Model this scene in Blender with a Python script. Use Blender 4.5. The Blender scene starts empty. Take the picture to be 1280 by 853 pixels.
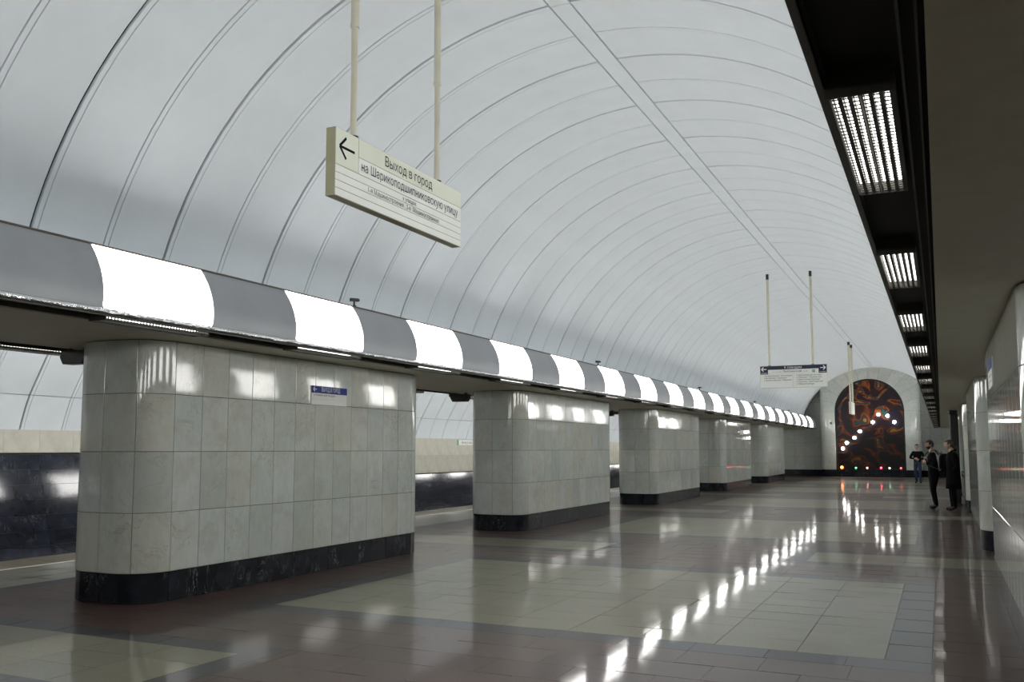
import bpy, bmesh, math, random
from mathutils import Vector, Matrix
from mathutils.geometry import tessellate_polygon
random.seed(11)
S = bpy.context.scene
C = S.collection
D = bpy.data
PI = math.pi

# ------------------------------------------------------------------ camera, world, exposure
cam = D.cameras.new('camera')
co = D.objects.new('camera', cam)
C.objects.link(co)
F_PX = 1148.09
cam.sensor_width = 36.0
cam.lens = F_PX * 36.0 / 1280.0
cam.shift_x = 8.726 / 1280.0
cam.shift_y = 30.677 / 1280.0
cam.clip_start, cam.clip_end = 0.05, 300
yaw, pit = 0.441713, 0.090553
d = Vector((-math.sin(yaw) * math.cos(pit), math.cos(yaw) * math.cos(pit), math.sin(pit)))
r = Vector((math.cos(yaw), math.sin(yaw), 0))
u = r.cross(d)
M = Matrix((r, u, -d)).transposed().to_4x4()
M.translation = Vector((0.0407, -0.1164, 1.5618))
co.matrix_world = M
S.camera = co

w = D.worlds.new('world')
S.world = w
w.use_nodes = True
w.node_tree.nodes['Background'].inputs[0].default_value = (0.55, 0.6, 0.65, 1)
w.node_tree.nodes['Background'].inputs[1].default_value = 0.01

S.view_settings.view_transform = 'Standard'
S.view_settings.look = 'None'
S.view_settings.gamma = 1
S.view_settings.use_curve_mapping = False
S.view_settings.exposure = 0.0
LAMP_PANEL = 11.9        # radiance of the lit cornice panels
LAMP_LOUVRE = 7.5       # radiance of the tubes behind the louvres

# ------------------------------------------------------------------ helpers
XC = -3.325             # hall axis
PITCH = 9.14            # pillar bay
SEG = PITCH / 7         # cornice panel
RIB = PITCH / 6 / 2     # vault sheet
Y_START, Y_END = -9.0, 56.2


def link(name, me, mats=None, parent=None, loc=(0, 0, 0), rz=0.0):
    o = D.objects.new(name, me)
    C.objects.link(o)
    if me is not None and mats is not None and not me.materials:
        for m in (mats if isinstance(mats, (list, tuple)) else [mats]):
            me.materials.append(m)
    if parent is not None:
        o.parent = parent
    o.location = loc
    o.rotation_euler = (0, 0, rz)
    return o


def tag(o, label=None, cat=None, group=None, kind=None):
    if label: o['label'] = label
    if cat: o['category'] = cat
    if group: o['group'] = group
    if kind: o['kind'] = kind
    return o


def empty(name, loc=(0, 0, 0), rz=0.0):
    o = D.objects.new(name, None)
    C.objects.link(o)
    o.location = loc
    o.rotation_euler = (0, 0, rz)
    o.empty_display_size = 0.1
    return o


class MB:
    """collects simple solids into one mesh"""
    def __init__(s):
        s.v, s.f, s.m, s.sm = [], [], [], []

    def add(s, vs, fs, m=0, smooth=False):
        b = len(s.v)
        s.v += [tuple(p) for p in vs]
        s.f += [tuple(b + i for i in f) for f in fs]
        s.m += [m] * len(fs)
        s.sm += [smooth] * len(fs)
        return s

    def box(s, x0, x1, y0, y1, z0, z1, m=0, mat=None):
        vs = [Vector(p) for p in ((x0, y0, z0), (x1, y0, z0), (x1, y1, z0), (x0, y1, z0),
                                  (x0, y0, z1), (x1, y0, z1), (x1, y1, z1), (x0, y1, z1))]
        if mat is not None: vs = [mat @ p for p in vs]
        return s.add(vs, [(0, 3, 2, 1), (4, 5, 6, 7), (0, 1, 5, 4), (1, 2, 6, 5), (2, 3, 7, 6), (3, 0, 4, 7)], m)

    def cbox(s, x0, x1, y0, y1, z0, z1, c, m=0, mat=None):
        """box with chamfered vertical and horizontal edges"""
        bm = bmesh.new()
        bmesh.ops.create_cube(bm, size=1)
        for v in bm.verts:
            v.co = Vector(((x0 + x1) / 2 + v.co.x * (x1 - x0), (y0 + y1) / 2 + v.co.y * (y1 - y0), (z0 + z1) / 2 + v.co.z * (z1 - z0)))
        bmesh.ops.bevel(bm, geom=list(bm.edges), offset=c, segments=2, affect='EDGES', profile=0.5)
        if mat is not None: bm.transform(mat)
        return s.bm(bm, m)

    def bm(s, bm, m=0, smooth=False):
        bm.verts.index_update()
        s.add([v.co.copy() for v in bm.verts], [[v.index for v in f.verts] for f in bm.faces], m, smooth)
        bm.free()
        return s

    def tube(s, pts, rad, n=10, m=0, cap=True, smooth=0):
        pts = [Vector(p) for p in pts]
        if smooth:
            q = []
            for i in range(len(pts) - 1):
                p0, p1, p2, p3 = pts[max(i - 1, 0)], pts[i], pts[i + 1], pts[min(i + 2, len(pts) - 1)]
                for k in range(smooth):
                    f = k / smooth
                    q.append(0.5 * ((2 * p1) + (p2 - p0) * f + (2 * p0 - 5 * p1 + 4 * p2 - p3) * f * f + (3 * p1 - p0 - 3 * p2 + p3) * f ** 3))
            pts = q + [pts[-1]]
        rads = rad if isinstance(rad, (list, tuple)) else [rad] * len(pts)
        vs, fs = [], []
        for i, p in enumerate(pts):
            t = (pts[min(i + 1, len(pts) - 1)] - pts[max(i - 1, 0)]).normalized()
            a = t.orthogonal().normalized() if abs(t.z) > 0.9 else t.cross(Vector((0, 0, 1))).normalized()
            b = t.cross(a)
            for k in range(n):
                q = 2 * PI * k / n
                vs.append(p + (a * math.cos(q) + b * math.sin(q)) * rads[i])
        for i in range(len(pts) - 1):
            for k in range(n):
                k2 = (k + 1) % n
                fs.append((i * n + k, i * n + k2, (i + 1) * n + k2, (i + 1) * n + k))
        s.add(vs, fs, m, True)
        if cap:
            s.add(vs[:n], [tuple(range(n))[::-1]], m)
            s.add(vs[-n:], [tuple(range(n))], m)
        return s

    def ball(s, c, rad, m=0, sub=3):
        bm = bmesh.new()
        bmesh.ops.create_icosphere(bm, subdivisions=sub, radius=1)
        rr = rad if isinstance(rad, (list, tuple)) else (rad,) * 3
        for v in bm.verts:
            v.co = Vector((c[0] + v.co.x * rr[0], c[1] + v.co.y * rr[1], c[2] + v.co.z * rr[2]))
        return s.bm(bm, m, True)

    def mesh(s, name):
        me = D.meshes.new(name)
        me.from_pydata(s.v, [], s.f)
        me.polygons.foreach_set('material_index', s.m)
        me.polygons.foreach_set('use_smooth', s.sm)
        bm = bmesh.new()
        bm.from_mesh(me)
        bmesh.ops.recalc_face_normals(bm, faces=bm.faces)
        bm.to_mesh(me)
        bm.free()
        me.update()
        return me

    def build(s, name, mats, parent=None, loc=(0, 0, 0), rz=0.0):
        return link(name, s.mesh(name), mats, parent, loc, rz)


# ------------------------------------------------------------------ materials
class NT:
    def __init__(s, name):
        s.mat = D.materials.new(name)
        s.mat.use_nodes = True
        s.t = s.mat.node_tree
        s.b = s.t.nodes['Principled BSDF']

    def n(s, typ, **kw):
        nd = s.t.nodes.new(typ)
        for k, v in kw.items():
            if k.startswith('_'):
                setattr(nd, k[1:], v)
        return nd

    def l(s, a, b):
        s.t.links.new(a, b)

    def coords(s, rnd=True, scale=(1, 1, 1)):
        tc = s.n('ShaderNodeTexCoord')
        mp = s.n('ShaderNodeMapping')
        mp.inputs['Scale'].default_value = scale
        s.l(tc.outputs['Object'], mp.inputs['Vector'])
        if rnd:
            mu = s.n('ShaderNodeVectorMath', _operation='SCALE')
            mu.inputs[0].default_value = (37.0, 61.0, 83.0)
            s.l(s.rand(), mu.inputs['Scale'])
            s.l(mu.outputs[0], mp.inputs['Location'])
        return mp.outputs[0]

    def rand(s):
        if not hasattr(s, '_r'):
            oi = s.n('ShaderNodeObjectInfo')
            ge = s.n('ShaderNodeNewGeometry')
            a = s.n('ShaderNodeMath', _operation='ADD')
            f = s.n('ShaderNodeMath', _operation='FRACT')
            s.l(oi.outputs['Random'], a.inputs[0])
            s.l(ge.outputs['Random Per Island'], a.inputs[1])
            s.l(a.outputs[0], f.inputs[0])
            s._r = f.outputs[0]
        return s._r

    def noise(s, vec, scale, detail=4, rough=0.6, dist=0.0):
        nd = s.n('ShaderNodeTexNoise')
        s.l(vec, nd.inputs['Vector'])
        nd.inputs['Scale'].default_value = scale
        nd.inputs['Detail'].default_value = detail
        nd.inputs['Roughness'].default_value = rough
        nd.inputs['Distortion'].default_value = dist
        return nd.outputs['Fac']

    def ramp(s, fac, stops):
        nd = s.n('ShaderNodeValToRGB')
        e = nd.color_ramp.elements
        while len(e) < len(stops): e.new(0.5)
        for k, (p, c) in enumerate(stops):
            e[k].position = p
            e[k].color = (*c, 1) if len(c) == 3 else c
        s.l(fac, nd.inputs[0])
        return nd.outputs[0]

    def mix(s, fac, a, b, mode='MIX'):
        nd = s.n('ShaderNodeMix', _data_type='RGBA', _blend_type=mode)
        for sock, v in ((nd.inputs['Factor'], fac), (nd.inputs[6], a), (nd.inputs[7], b)):
            if isinstance(v, (int, float)): sock.default_value = v
            elif isinstance(v, tuple): sock.default_value = (*v, 1)
            else: s.l(v, sock)
        return nd.outputs[2]

    def bump(s, h, strength, dist=0.01):
        nd = s.n('ShaderNodeBump')
        nd.inputs['Strength'].default_value = strength
        nd.inputs['Distance'].default_value = dist
        s.l(h, nd.inputs['Height'])
        s.l(nd.outputs[0], s.b.inputs['Normal'])

    def set(s, col=None, rough=0.5, metal=0.0, spec=0.5):
        if col is not None:
            if isinstance(col, tuple): s.b.inputs['Base Color'].default_value = (*col, 1)
            else: s.l(col, s.b.inputs['Base Color'])
        if isinstance(rough, (int, float)): s.b.inputs['Roughness'].default_value = rough
        else: s.l(rough, s.b.inputs['Roughness'])
        s.b.inputs['Metallic'].default_value = metal
        s.b.inputs['Specular IOR Level'].default_value = spec
        return s.mat


def plain(name, col, rough=0.5, metal=0.0, spec=0.5, var=0.08, scale=6.0):
    t = NT(name)
    v = t.coords(False)
    f = t.noise(v, scale, 3)
    c = t.ramp(f, [(0.3, tuple(x * (1 - var) for x in col)), (0.7, tuple(min(1, x * (1 + var)) for x in col))])
    return t.set(c, rough, metal, spec)


def emit(name, col, strength):
    t = NT(name)
    t.set((0.8, 0.8, 0.8), 0.4)
    t.b.inputs['Emission Color'].default_value = (*col, 1)
    t.b.inputs['Emission Strength'].default_value = strength
    return t.mat


def marble_light(name='light marble', gain=0.92, rough=0.06):
    t = NT(name)
    v = t.coords(True)
    rnd = t.rand()
    g = lambda c: tuple(x * gain for x in c)
    base = t.ramp(rnd, [(0.0, g((0.50, 0.535, 0.49))), (0.25, g((0.58, 0.625, 0.59))), (0.45, g((0.60, 0.60, 0.525))),
                        (0.75, g((0.615, 0.65, 0.62))), (1.0, g((0.50, 0.545, 0.515)))])
    cl = t.noise(v, 3.2, 6, 0.62, 0.6)
    base = t.mix(t.ramp(cl, [(0.46, (0, 0, 0)), (0.8, (0.8, 0.8, 0.8))]), base, g((0.46, 0.455, 0.38)))
    fine = t.noise(t.coords(True, (1, 1, 0.35)), 16, 5, 0.7)
    base = t.mix(t.ramp(fine, [(0.35, (0.3, 0.3, 0.3)), (0.6, (0, 0, 0))]), base, g((0.42, 0.44, 0.40)))
    vn = t.noise(v, 2.1, 8, 0.62, 1.4)
    vein = t.ramp(vn, [(0.484, (0, 0, 0)), (0.5, (0.55, 0.55, 0.55)), (0.516, (0, 0, 0))])
    vmask = t.ramp(t.noise(v, 1.3, 2), [(0.45, (0, 0, 0)), (0.62, (1, 1, 1))])
    base = t.mix(t.mix(1.0, vein, vmask, 'MULTIPLY'), base, g((0.33, 0.31, 0.22)))
    rg = t.ramp(cl, [(0.3, (rough * 0.7,) * 3), (0.7, (rough * 1.4,) * 3)])
    t.bump(t.noise(v, 3.0, 2, 0.4), 0.05, 0.02)
    return t.set(base, rg)


def marble_dark(name='black marble', rough=0.12, blue=1.0, spec=0.28, gain=1.0):
    t = NT(name)
    v = t.coords(True)
    cl = t.noise(v, 3.0, 6, 0.65, 0.8)
    base = t.ramp(cl, [(0.35, (0.006 * gain, 0.007 * gain, 0.010 * gain)), (0.62, (0.014 * gain, 0.016 * gain, 0.023 * blue * gain)), (0.8, (0.035 * gain, 0.04 * gain, 0.052 * blue * gain))])
    vn = t.noise(t.coords(True, (1.6, 1.6, 0.7)), 2.3, 7, 0.6, 2.0)
    vein = t.ramp(vn, [(0.486, (0, 0, 0)), (0.5, (1, 1, 1)), (0.512, (0, 0, 0))])
    msk = t.ramp(t.noise(v, 1.7, 2), [(0.5, (0, 0, 0)), (0.66, (0.7, 0.7, 0.7))])
    vein = t.mix(1.0, vein, msk, 'MULTIPLY')
    base = t.mix(vein, base, (0.22, 0.24, 0.26))
    t.bump(t.noise(v, 2.5, 2, 0.4), 0.06, 0.02)
    return t.set(base, rough, spec=spec)


def granite(name, c1, c2, c3, rough=0.052, speck=210.0, rv=0.12, coat=0.43):
    t = NT(name)
    v = t.coords(True)
    rnd = t.rand()
    s1 = t.noise(v, speck, 2, 0.7)
    base = t.ramp(s1, [(0.36, c1), (0.5, c2), (0.64, c3)])
    var = t.ramp(rnd, [(0.0, (1 - rv,) * 3), (1.0, (1 + rv,) * 3)])
    base = t.mix(1.0, base, var, 'MULTIPLY')
    wear = t.noise(v, 1.6, 5, 0.65, 0.3)
    base = t.mix(t.ramp(wear, [(0.5, (0, 0, 0)), (0.75, (0.4, 0.4, 0.4))]), base, tuple(x * 0.65 for x in c2))
    rg = t.ramp(wear, [(0.3, (rough * 0.8,) * 3), (0.75, (rough * 1.7,) * 3)])
    t.bump(t.noise(v, 1.8, 2, 0.5), 0.035, 0.012)
    t.set(base, 0.38, spec=0.12)
    t.b.inputs['Coat Weight'].default_value = coat
    t.l(rg, t.b.inputs['Coat Roughness'])
    if t.b.inputs['Normal'].links: t.l(t.b.inputs['Normal'].links[0].from_socket, t.b.inputs['Coat Normal'])
    return t.mat


m_tile = marble_light()
m_tile_end = marble_light('end wall marble', 0.88, 0.09)
m_cream = plain('cream limestone', (0.50, 0.485, 0.41), 0.35, var=0.14, scale=3)
m_dark = marble_dark()
m_track = marble_dark('blue black marble', 0.10, 1.15, 0.5, 1.45)
m_grout = plain('grout', (0.085, 0.08, 0.058), 0.8)
m_joint = plain('floor joint', (0.10, 0.085, 0.07), 0.7)
m_gl = granite('light granite', (0.112, 0.104, 0.07), (0.185, 0.175, 0.125), (0.255, 0.242, 0.178), rv=0.06)
m_gb = granite('brown granite', (0.042, 0.023, 0.018), (0.075, 0.044, 0.036), (0.115, 0.073, 0.06))
m_gg = granite('grey granite', (0.020, 0.021, 0.023), (0.038, 0.040, 0.043), (0.06, 0.062, 0.065), rv=0.06)
m_gp = granite('platform granite', (0.12, 0.11, 0.09), (0.185, 0.174, 0.145), (0.25, 0.235, 0.20), 0.07, rv=0.06)
m_ge = granite('platform edge granite', (0.10, 0.085, 0.055), (0.16, 0.135, 0.09), (0.21, 0.18, 0.13), 0.3)
m_line = plain('white safety line', (0.75, 0.73, 0.66), 0.5)
m_vault = plain('white vault sheet', (0.70, 0.745, 0.78), 0.55, spec=0.25, var=0.03, scale=2)
m_back = plain('dark vault backing', (0.05, 0.05, 0.05), 0.9)
m_soffit = plain('grey soffit paint', (0.56, 0.53, 0.43), 0.5, var=0.05)
m_black = plain('black painted metal', (0.006, 0.006, 0.006), 0.7)
m_frame = plain('dark bronze frame', (0.05, 0.047, 0.037), 0.45, spec=0.4)
m_blank = plain('grey metal panel', (0.33, 0.345, 0.365), 0.38, 0.2, var=0.04, scale=3)
m_edge = plain('panel edge brown', (0.09, 0.07, 0.055), 0.5)
t = NT('crinkled chrome')
t.bump(t.noise(t.coords(True, (1, 1, 3)), 9, 3, 0.6), 0.6, 0.03)
m_chrome = t.set((0.75, 0.76, 0.77), 0.12, 1.0)
m_lit = emit('lit opal panel', (1.0, 0.985, 0.95), LAMP_PANEL)
m_lit_platform = emit('lit opal platform panel', (1.0, 0.985, 0.95), LAMP_PANEL * 1.55)
m_tube = emit('louvre tube', (1.0, 0.97, 0.9), LAMP_LOUVRE)
m_louvre = plain('louvre metal', (0.06, 0.06, 0.058), 0.45, 0.3)
m_rail = plain('bright louvre rail', (0.7, 0.7, 0.68), 0.3, 0.8)
m_signface = plain('sign face pale green', (0.66, 0.69, 0.58), 0.4, var=0.02)
m_signwhite = plain('sign face white', (0.74, 0.76, 0.72), 0.4, var=0.02)
m_signend = plain('sign case olive', (0.33, 0.32, 0.20), 0.5)
m_signedge = plain('sign case cream', (0.55, 0.53, 0.40), 0.5)
m_rod = plain('cream rod', (0.55, 0.53, 0.42), 0.4)
m_ink = plain('black lettering', (0.005, 0.006, 0.012), 0.9, spec=0.1)
m_navy = plain('navy sign band', (0.008, 0.010, 0.045), 0.4)
m_blue = plain('blue plaque band', (0.012, 0.03, 0.24), 0.6)
m_white = plain('white lettering', (0.80, 0.82, 0.82), 0.5, var=0.02)
m_greyink = plain('grey rule', (0.30, 0.31, 0.28), 0.5)
m_green = plain('green mark', (0.10, 0.32, 0.14), 0.5)
m_device = plain('black plastic', (0.014, 0.014, 0.015), 0.45)
m_glass = plain('dark lens', (0.01, 0.01, 0.012), 0.05)
m_track_bed = plain('track bed', (0.03, 0.028, 0.025), 0.9)


# ------------------------------------------------------------------ floor: slabs laid in a bay pattern
def cam_px(p):
    q = Vector(p) - M.translation
    dep = q.dot(d)
    if dep < 0.1: return None
    return (640 - 8.726 + F_PX * q.dot(r) / dep, 426.5 + 30.677 - F_PX * q.dot(u) / dep, dep)


def grid(x0, x1, y0, y1, sx, sy, stagger, out, m):
    j, y = 0, y0
    ny = max(1, round((y1 - y0) / sy))
    sy = (y1 - y0) / ny
    for j in range(ny):
        ya, yb = y0 + j * sy, y0 + (j + 1) * sy
        off = sx * 0.5 if (stagger and j % 2) else 0.0
        xs = [x0]
        k = math.floor(x0 / sx)
        while True:
            xx = k * sx + off
            k += 1
            if xx <= x0 + 0.06: continue
            if xx >= x1 - 0.06: break
            xs.append(xx)
        xs.append(x1)
        for a, b in zip(xs, xs[1:]):
            out.append((a, b, ya, yb, m))


def rows(x0, x1, y0, y1, sx, sy, out, m):
    nx, ny = max(1, round((x1 - x0) / sx)), max(1, round((y1 - y0) / sy))
    for i in range(nx):
        for j in range(ny):
            out.append((x0 + (x1 - x0) * i / nx, x0 + (x1 - x0) * (i + 1) / nx,
                        y0 + (y1 - y0) * j / ny, y0 + (y1 - y0) * (j + 1) / ny, m))


GL, GB, GG, GP, GE, WL = range(6)
FLOOR_M = [m_gl, m_gb, m_gg, m_gp, m_ge, m_line]
XPL, XPR = -9.30, 2 * XC + 9.30        # where the platform stripes begin
slabs = []
for bay in range(-2, 6):
    o = bay * PITCH
    # framed pale field between the pillars
    x0, x1, y0, y1, b = -6.09, -0.40, 7.42 + o, 11.68 + o, 0.32
    rows(x0, x1, y0, y1, 0.6, 0.43, slabs, GL)
    rows(x0 - b, x1 + b, y0 - b, y0, 0.6, b, slabs, GG)
    rows(x0 - b, x1 + b, y1, y1 + b, 0.6, b, slabs, GG)
    rows(x0 - b, x0, y0, y1, b, 0.6, slabs, GG)
    rows(x1, x1 + b, y0, y1, b, 0.6, slabs, GG)
    ya, yb = y0 - b, y1 + b
    grid(XPL, x0 - b, ya, yb, 0.6, 0.4, True, slabs, GB)
    grid(x1 + b, XPR, ya, yb, 0.6, 0.4, True, slabs, GB)
    # pale strips that run out through the passages
    s0, s1, b2 = 13.46 + o, 14.66 + o, 0.27
    grid(XPL, XPR, yb, s0 - b2, 0.6, 0.4, True, slabs, GB)
    grid(XPL, XPR, s1 + b2, ya + PITCH, 0.6, 0.4, True, slabs, GB)
    for xa, xb, sgn in ((XPL, -4.88, 1), (-1.73, XPR, -1)):
        rows(xa, xb, s0, s1, 0.6, 0.4, slabs, GL)
        ea, eb = (xa, xb + b2) if sgn > 0 else (xa - b2, xb)
        rows(ea, eb, s0 - b2, s0, 0.6, b2, slabs, GG)
        rows(ea, eb, s1, s1 + b2, 0.6, b2, slabs, GG)
        if sgn > 0: rows(xb, xb + b2, s0, s1, b2, 0.6, slabs, GG)
        else: rows(xa - b2, xa, s0, s1, b2, 0.6, slabs, GG)
    grid(-4.88 + b2, -1.73 - b2, s0 - b2, s1 + b2, 0.6, 0.4, True, slabs, GB)
    # platform stripes, both sides
    for mir in (0, 1):
        def mx(a, c):
            return (a, c) if not mir else (2 * XC - c, 2 * XC - a)
        ya2, yb2 = ya, ya + PITCH
        rows(*mx(-9.58, -9.30), ya2, yb2, 0.3, 0.6, slabs, GG)
        rows(*mx(-10.98, -9.58), ya2, yb2, 0.47, 0.6, slabs, GP)
        rows(*mx(-11.05, -10.98), ya2, yb2, 0.1, 1.2, slabs, WL)
        rows(*mx(-11.85, -11.05), ya2, yb2, 0.8, 0.9, slabs, GE)
slabs = [s for s in slabs if Y_START < (s[2] + s[3]) / 2 < Y_END]

fb = MB()
fb.box(-11.85, 2 * XC + 11.85, Y_START, Y_END, -0.25, -0.007)
floor = tag(fb.build('floor', m_joint), kind='structure')


def slab_solid(mb, x0, x1, y0, y1, m, tilt, at=(0, 0)):
    g, c = 0.0006, 0.0011
    ax, ay = at
    X0, X1, Y0, Y1 = x0 + g - ax, x1 - g - ax, y0 + g - ay, y1 - g - ay
    hx, hy = (X1 - X0) / 2, (Y1 - Y0) / 2
    zt = [tilt[0] * a * hx + tilt[1] * b * hy for a, b in ((-1, -1), (1, -1), (1, 1), (-1, 1))]
    vs = [(X0, Y0, -0.006), (X1, Y0, -0.006), (X1, Y1, -0.006), (X0, Y1, -0.006),
          (X0 + c, Y0 + c, zt[0]), (X1 - c, Y0 + c, zt[1]), (X1 - c, Y1 - c, zt[2]), (X0 + c, Y1 - c, zt[3])]
    mb.add(vs, [(4, 5, 6, 7), (0, 1, 5, 4), (1, 2, 6, 5), (2, 3, 7, 6), (3, 0, 4, 7)], m)


def slab_rank(s):
    q = cam_px(((s[0] + s[1]) / 2, (s[2] + s[3]) / 2, 0))
    if q is None or not (-60 < q[0] < 1340 and q[1] < 900): return 1e9
    return q[2]


slabs.sort(key=slab_rank)
near = [s for s in slabs[:290] if slab_rank(s) < 1e8]
far = slabs[len(near):]
cache = {}
for s in near:
    k = (round(s[1] - s[0], 3), round(s[3] - s[2], 3), s[4], random.randrange(4))
    if k not in cache:
        mb = MB()
        hx, hy = (s[1] - s[0]) / 2, (s[3] - s[2]) / 2
        slab_solid(mb, -hx, hx, -hy, hy, 0, (random.gauss(0, 0.0021), random.gauss(0, 0.0021)))
        cache[k] = mb.mesh('slab')
    link('slab', cache[k], FLOOR_M[s[4]], floor, ((s[0] + s[1]) / 2, (s[2] + s[3]) / 2, 0))
mb = MB()
for s in far:
    slab_solid(mb, s[0], s[1], s[2], s[3], s[4], (random.gauss(0, 0.0021), random.gauss(0, 0.0021)))
tag(mb.build('slabs', FLOOR_M, floor), kind='stuff')


# ------------------------------------------------------------------ hall vault
VZ, VR = 2.10, 4.01
A0 = math.radians(15.5)          # springing, hidden behind the cornice


def arc_sheet(a0, a1, y0, y1, R, cx, cz, th, n, mb=None, m=0, c=0.003):
    """curved sheet of metal, inner face at radius R, chamfered long edges"""
    mb = mb or MB()
    vs, fs = [], []
    prof = [(y0, R + th), (y0, R + c), (y0 + c, R), (y1 - c, R), (y1, R + c), (y1, R + th)]
    for i in range(n + 1):
        a = a0 + (a1 - a0) * i / n
        for (y, rr) in prof:
            vs.append((cx + rr * math.cos(a), y, cz + rr * math.sin(a)))
    k = len(prof)
    for i in range(n):
        for j in range(k - 1):
            fs.append((i * k + j, i * k + j + 1, (i + 1) * k + j + 1, (i + 1) * k + j))
    fs.append(tuple(range(k)))
    fs.append(tuple(range(n * k, n * k + k))[::-1])
    mb.add(vs, fs, m, True)
    return mb


def sharp(me, ang=math.radians(30)):
    bm = bmesh.new()
    bm.from_mesh(me)
    for e in bm.edges:
        if len(e.link_faces) == 2 and e.calc_face_angle(0) > ang: e.smooth = False
        elif len(e.link_faces) != 2: e.smooth = False
    bm.to_mesh(me)
    bm.free()
    return me


back = MB()
n = 40
vs = [(XC + (VR + 0.06) * math.cos(A0 + (PI - 2 * A0) * i / n), y, VZ + (VR + 0.06) * math.sin(A0 + (PI - 2 * A0) * i / n))
      for y in (Y_START, Y_END) for i in range(n + 1)]
vs += [(XC + (VR + 0.2) * math.cos(A0 + (PI - 2 * A0) * i / n), y, VZ + (VR + 0.2) * math.sin(A0 + (PI - 2 * A0) * i / n))
       for y in (Y_START, Y_END) for i in range(n + 1)]
q = n + 1
fs = [(i, i + 1, q + i + 1, q + i) for i in range(n)] + [(2 * q + i, 3 * q + i, 3 * q + i + 1, 2 * q + i + 1) for i in range(n)]
fs += [(i, 2 * q + i, 2 * q + i + 1, i + 1) for i in range(n)] + [(q + i, q + i + 1, 3 * q + i + 1, 3 * q + i) for i in range(n)]
fs += [(0, q, 3 * q, 2 * q), (n, 2 * q + n, 3 * q + n, q + n)]
back.add(vs, fs, 0, True)
ceiling = tag(back.build('ceiling', m_back), kind='structure')
sharp(ceiling.data)

CROWN = 0.122
a_in = math.acos(CROWN / VR)
RW = 0.048                        # width of the rib strip
# a sheet spans from one rib to the next; gaps to the strips make the dark lines
HEAVY, LIGHT = 0.028, 0.010


def vault_meshes(R, cx, cz, arcs, nseg):
    """sheet and rib meshes for a pair of gaps (near heavy/far light, and the other way)"""
    out = {}
    for key in ('after_heavy', 'after_light'):
        lo = RW / 2 + (0.009 if key == 'after_heavy' else LIGHT)
        hi = RIB - RW / 2 - (LIGHT if key == 'after_heavy' else HEAVY)
        out[key] = [sharp(arc_sheet(a, b, lo, hi, R, cx, cz, 0.03, nseg).mesh('vault_sheet')) for a, b in arcs]
    out['rib'] = [sharp(arc_sheet(a, b, -RW / 2, RW / 2, R - 0.003, cx, cz, 0.03, nseg).mesh('rib')) for a, b in arcs]
    return out


hall_arcs = [(PI - A0, PI - a_in), (A0, a_in)]
vm = vault_meshes(VR, XC, VZ, hall_arcs, 20)
RIB0 = 8.33
k0 = math.ceil((Y_START - RIB0) / RIB)
k1 = math.floor((Y_END - RIB0) / RIB)
for k in range(k0, k1):
    y = RIB0 + k * RIB
    if y < 1.5: continue
    for side in (0, 1):
        link('vault_sheet', vm['after_heavy' if k % 2 == 0 else 'after_light'][side], m_vault, ceiling, (0, y, 0))
        link('rib', vm['rib'][side], m_vault, ceiling, (0, y, 0))
mb = MB()
for k in range(k0, k1):
    y = RIB0 + k * RIB
    if y >= 1.5: continue
    for a, b in hall_arcs:
        arc_sheet(a, b, y + RW / 2 + 0.006, y + RIB - RW / 2 - 0.006, VR, XC, VZ, 0.03, 16, mb)
        arc_sheet(a, b, y - RW / 2, y + RW / 2, VR - 0.003, XC, VZ, 0.03, 16, mb)
o = mb.build('vault_sheets_behind', m_vault, ceiling)
sharp(o.data)
tag(o, kind='stuff')
aw = 0.102 / VR
cm = sharp(arc_sheet(PI / 2 - aw, PI / 2 + aw, 0.004, RIB * 8 - 0.004, VR - 0.002, XC, VZ, 0.03, 4).mesh('crown_strip'))
y = RIB0 - RIB * 8 - 0.004
while y < Y_END:
    if y + RIB * 8 > Y_END: cm = sharp(arc_sheet(PI / 2 - aw, PI / 2 + aw, 0.004, Y_END - y, VR - 0.002, XC, VZ, 0.03, 4).mesh('crown_strip'))
    link('crown_strip', cm, m_vault, ceiling, (0, y, 0))
    y += RIB * 8

# ------------------------------------------------------------------ platform vaults
PU, PZ, PR = 6.40, 0.90, 3.60
seam_a = math.asin((2.41 - PZ) / PR)
foot_a = math.asin((1.855 - PZ) / PR)
top_a = math.acos((4.40 - PU) / PR)


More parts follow.
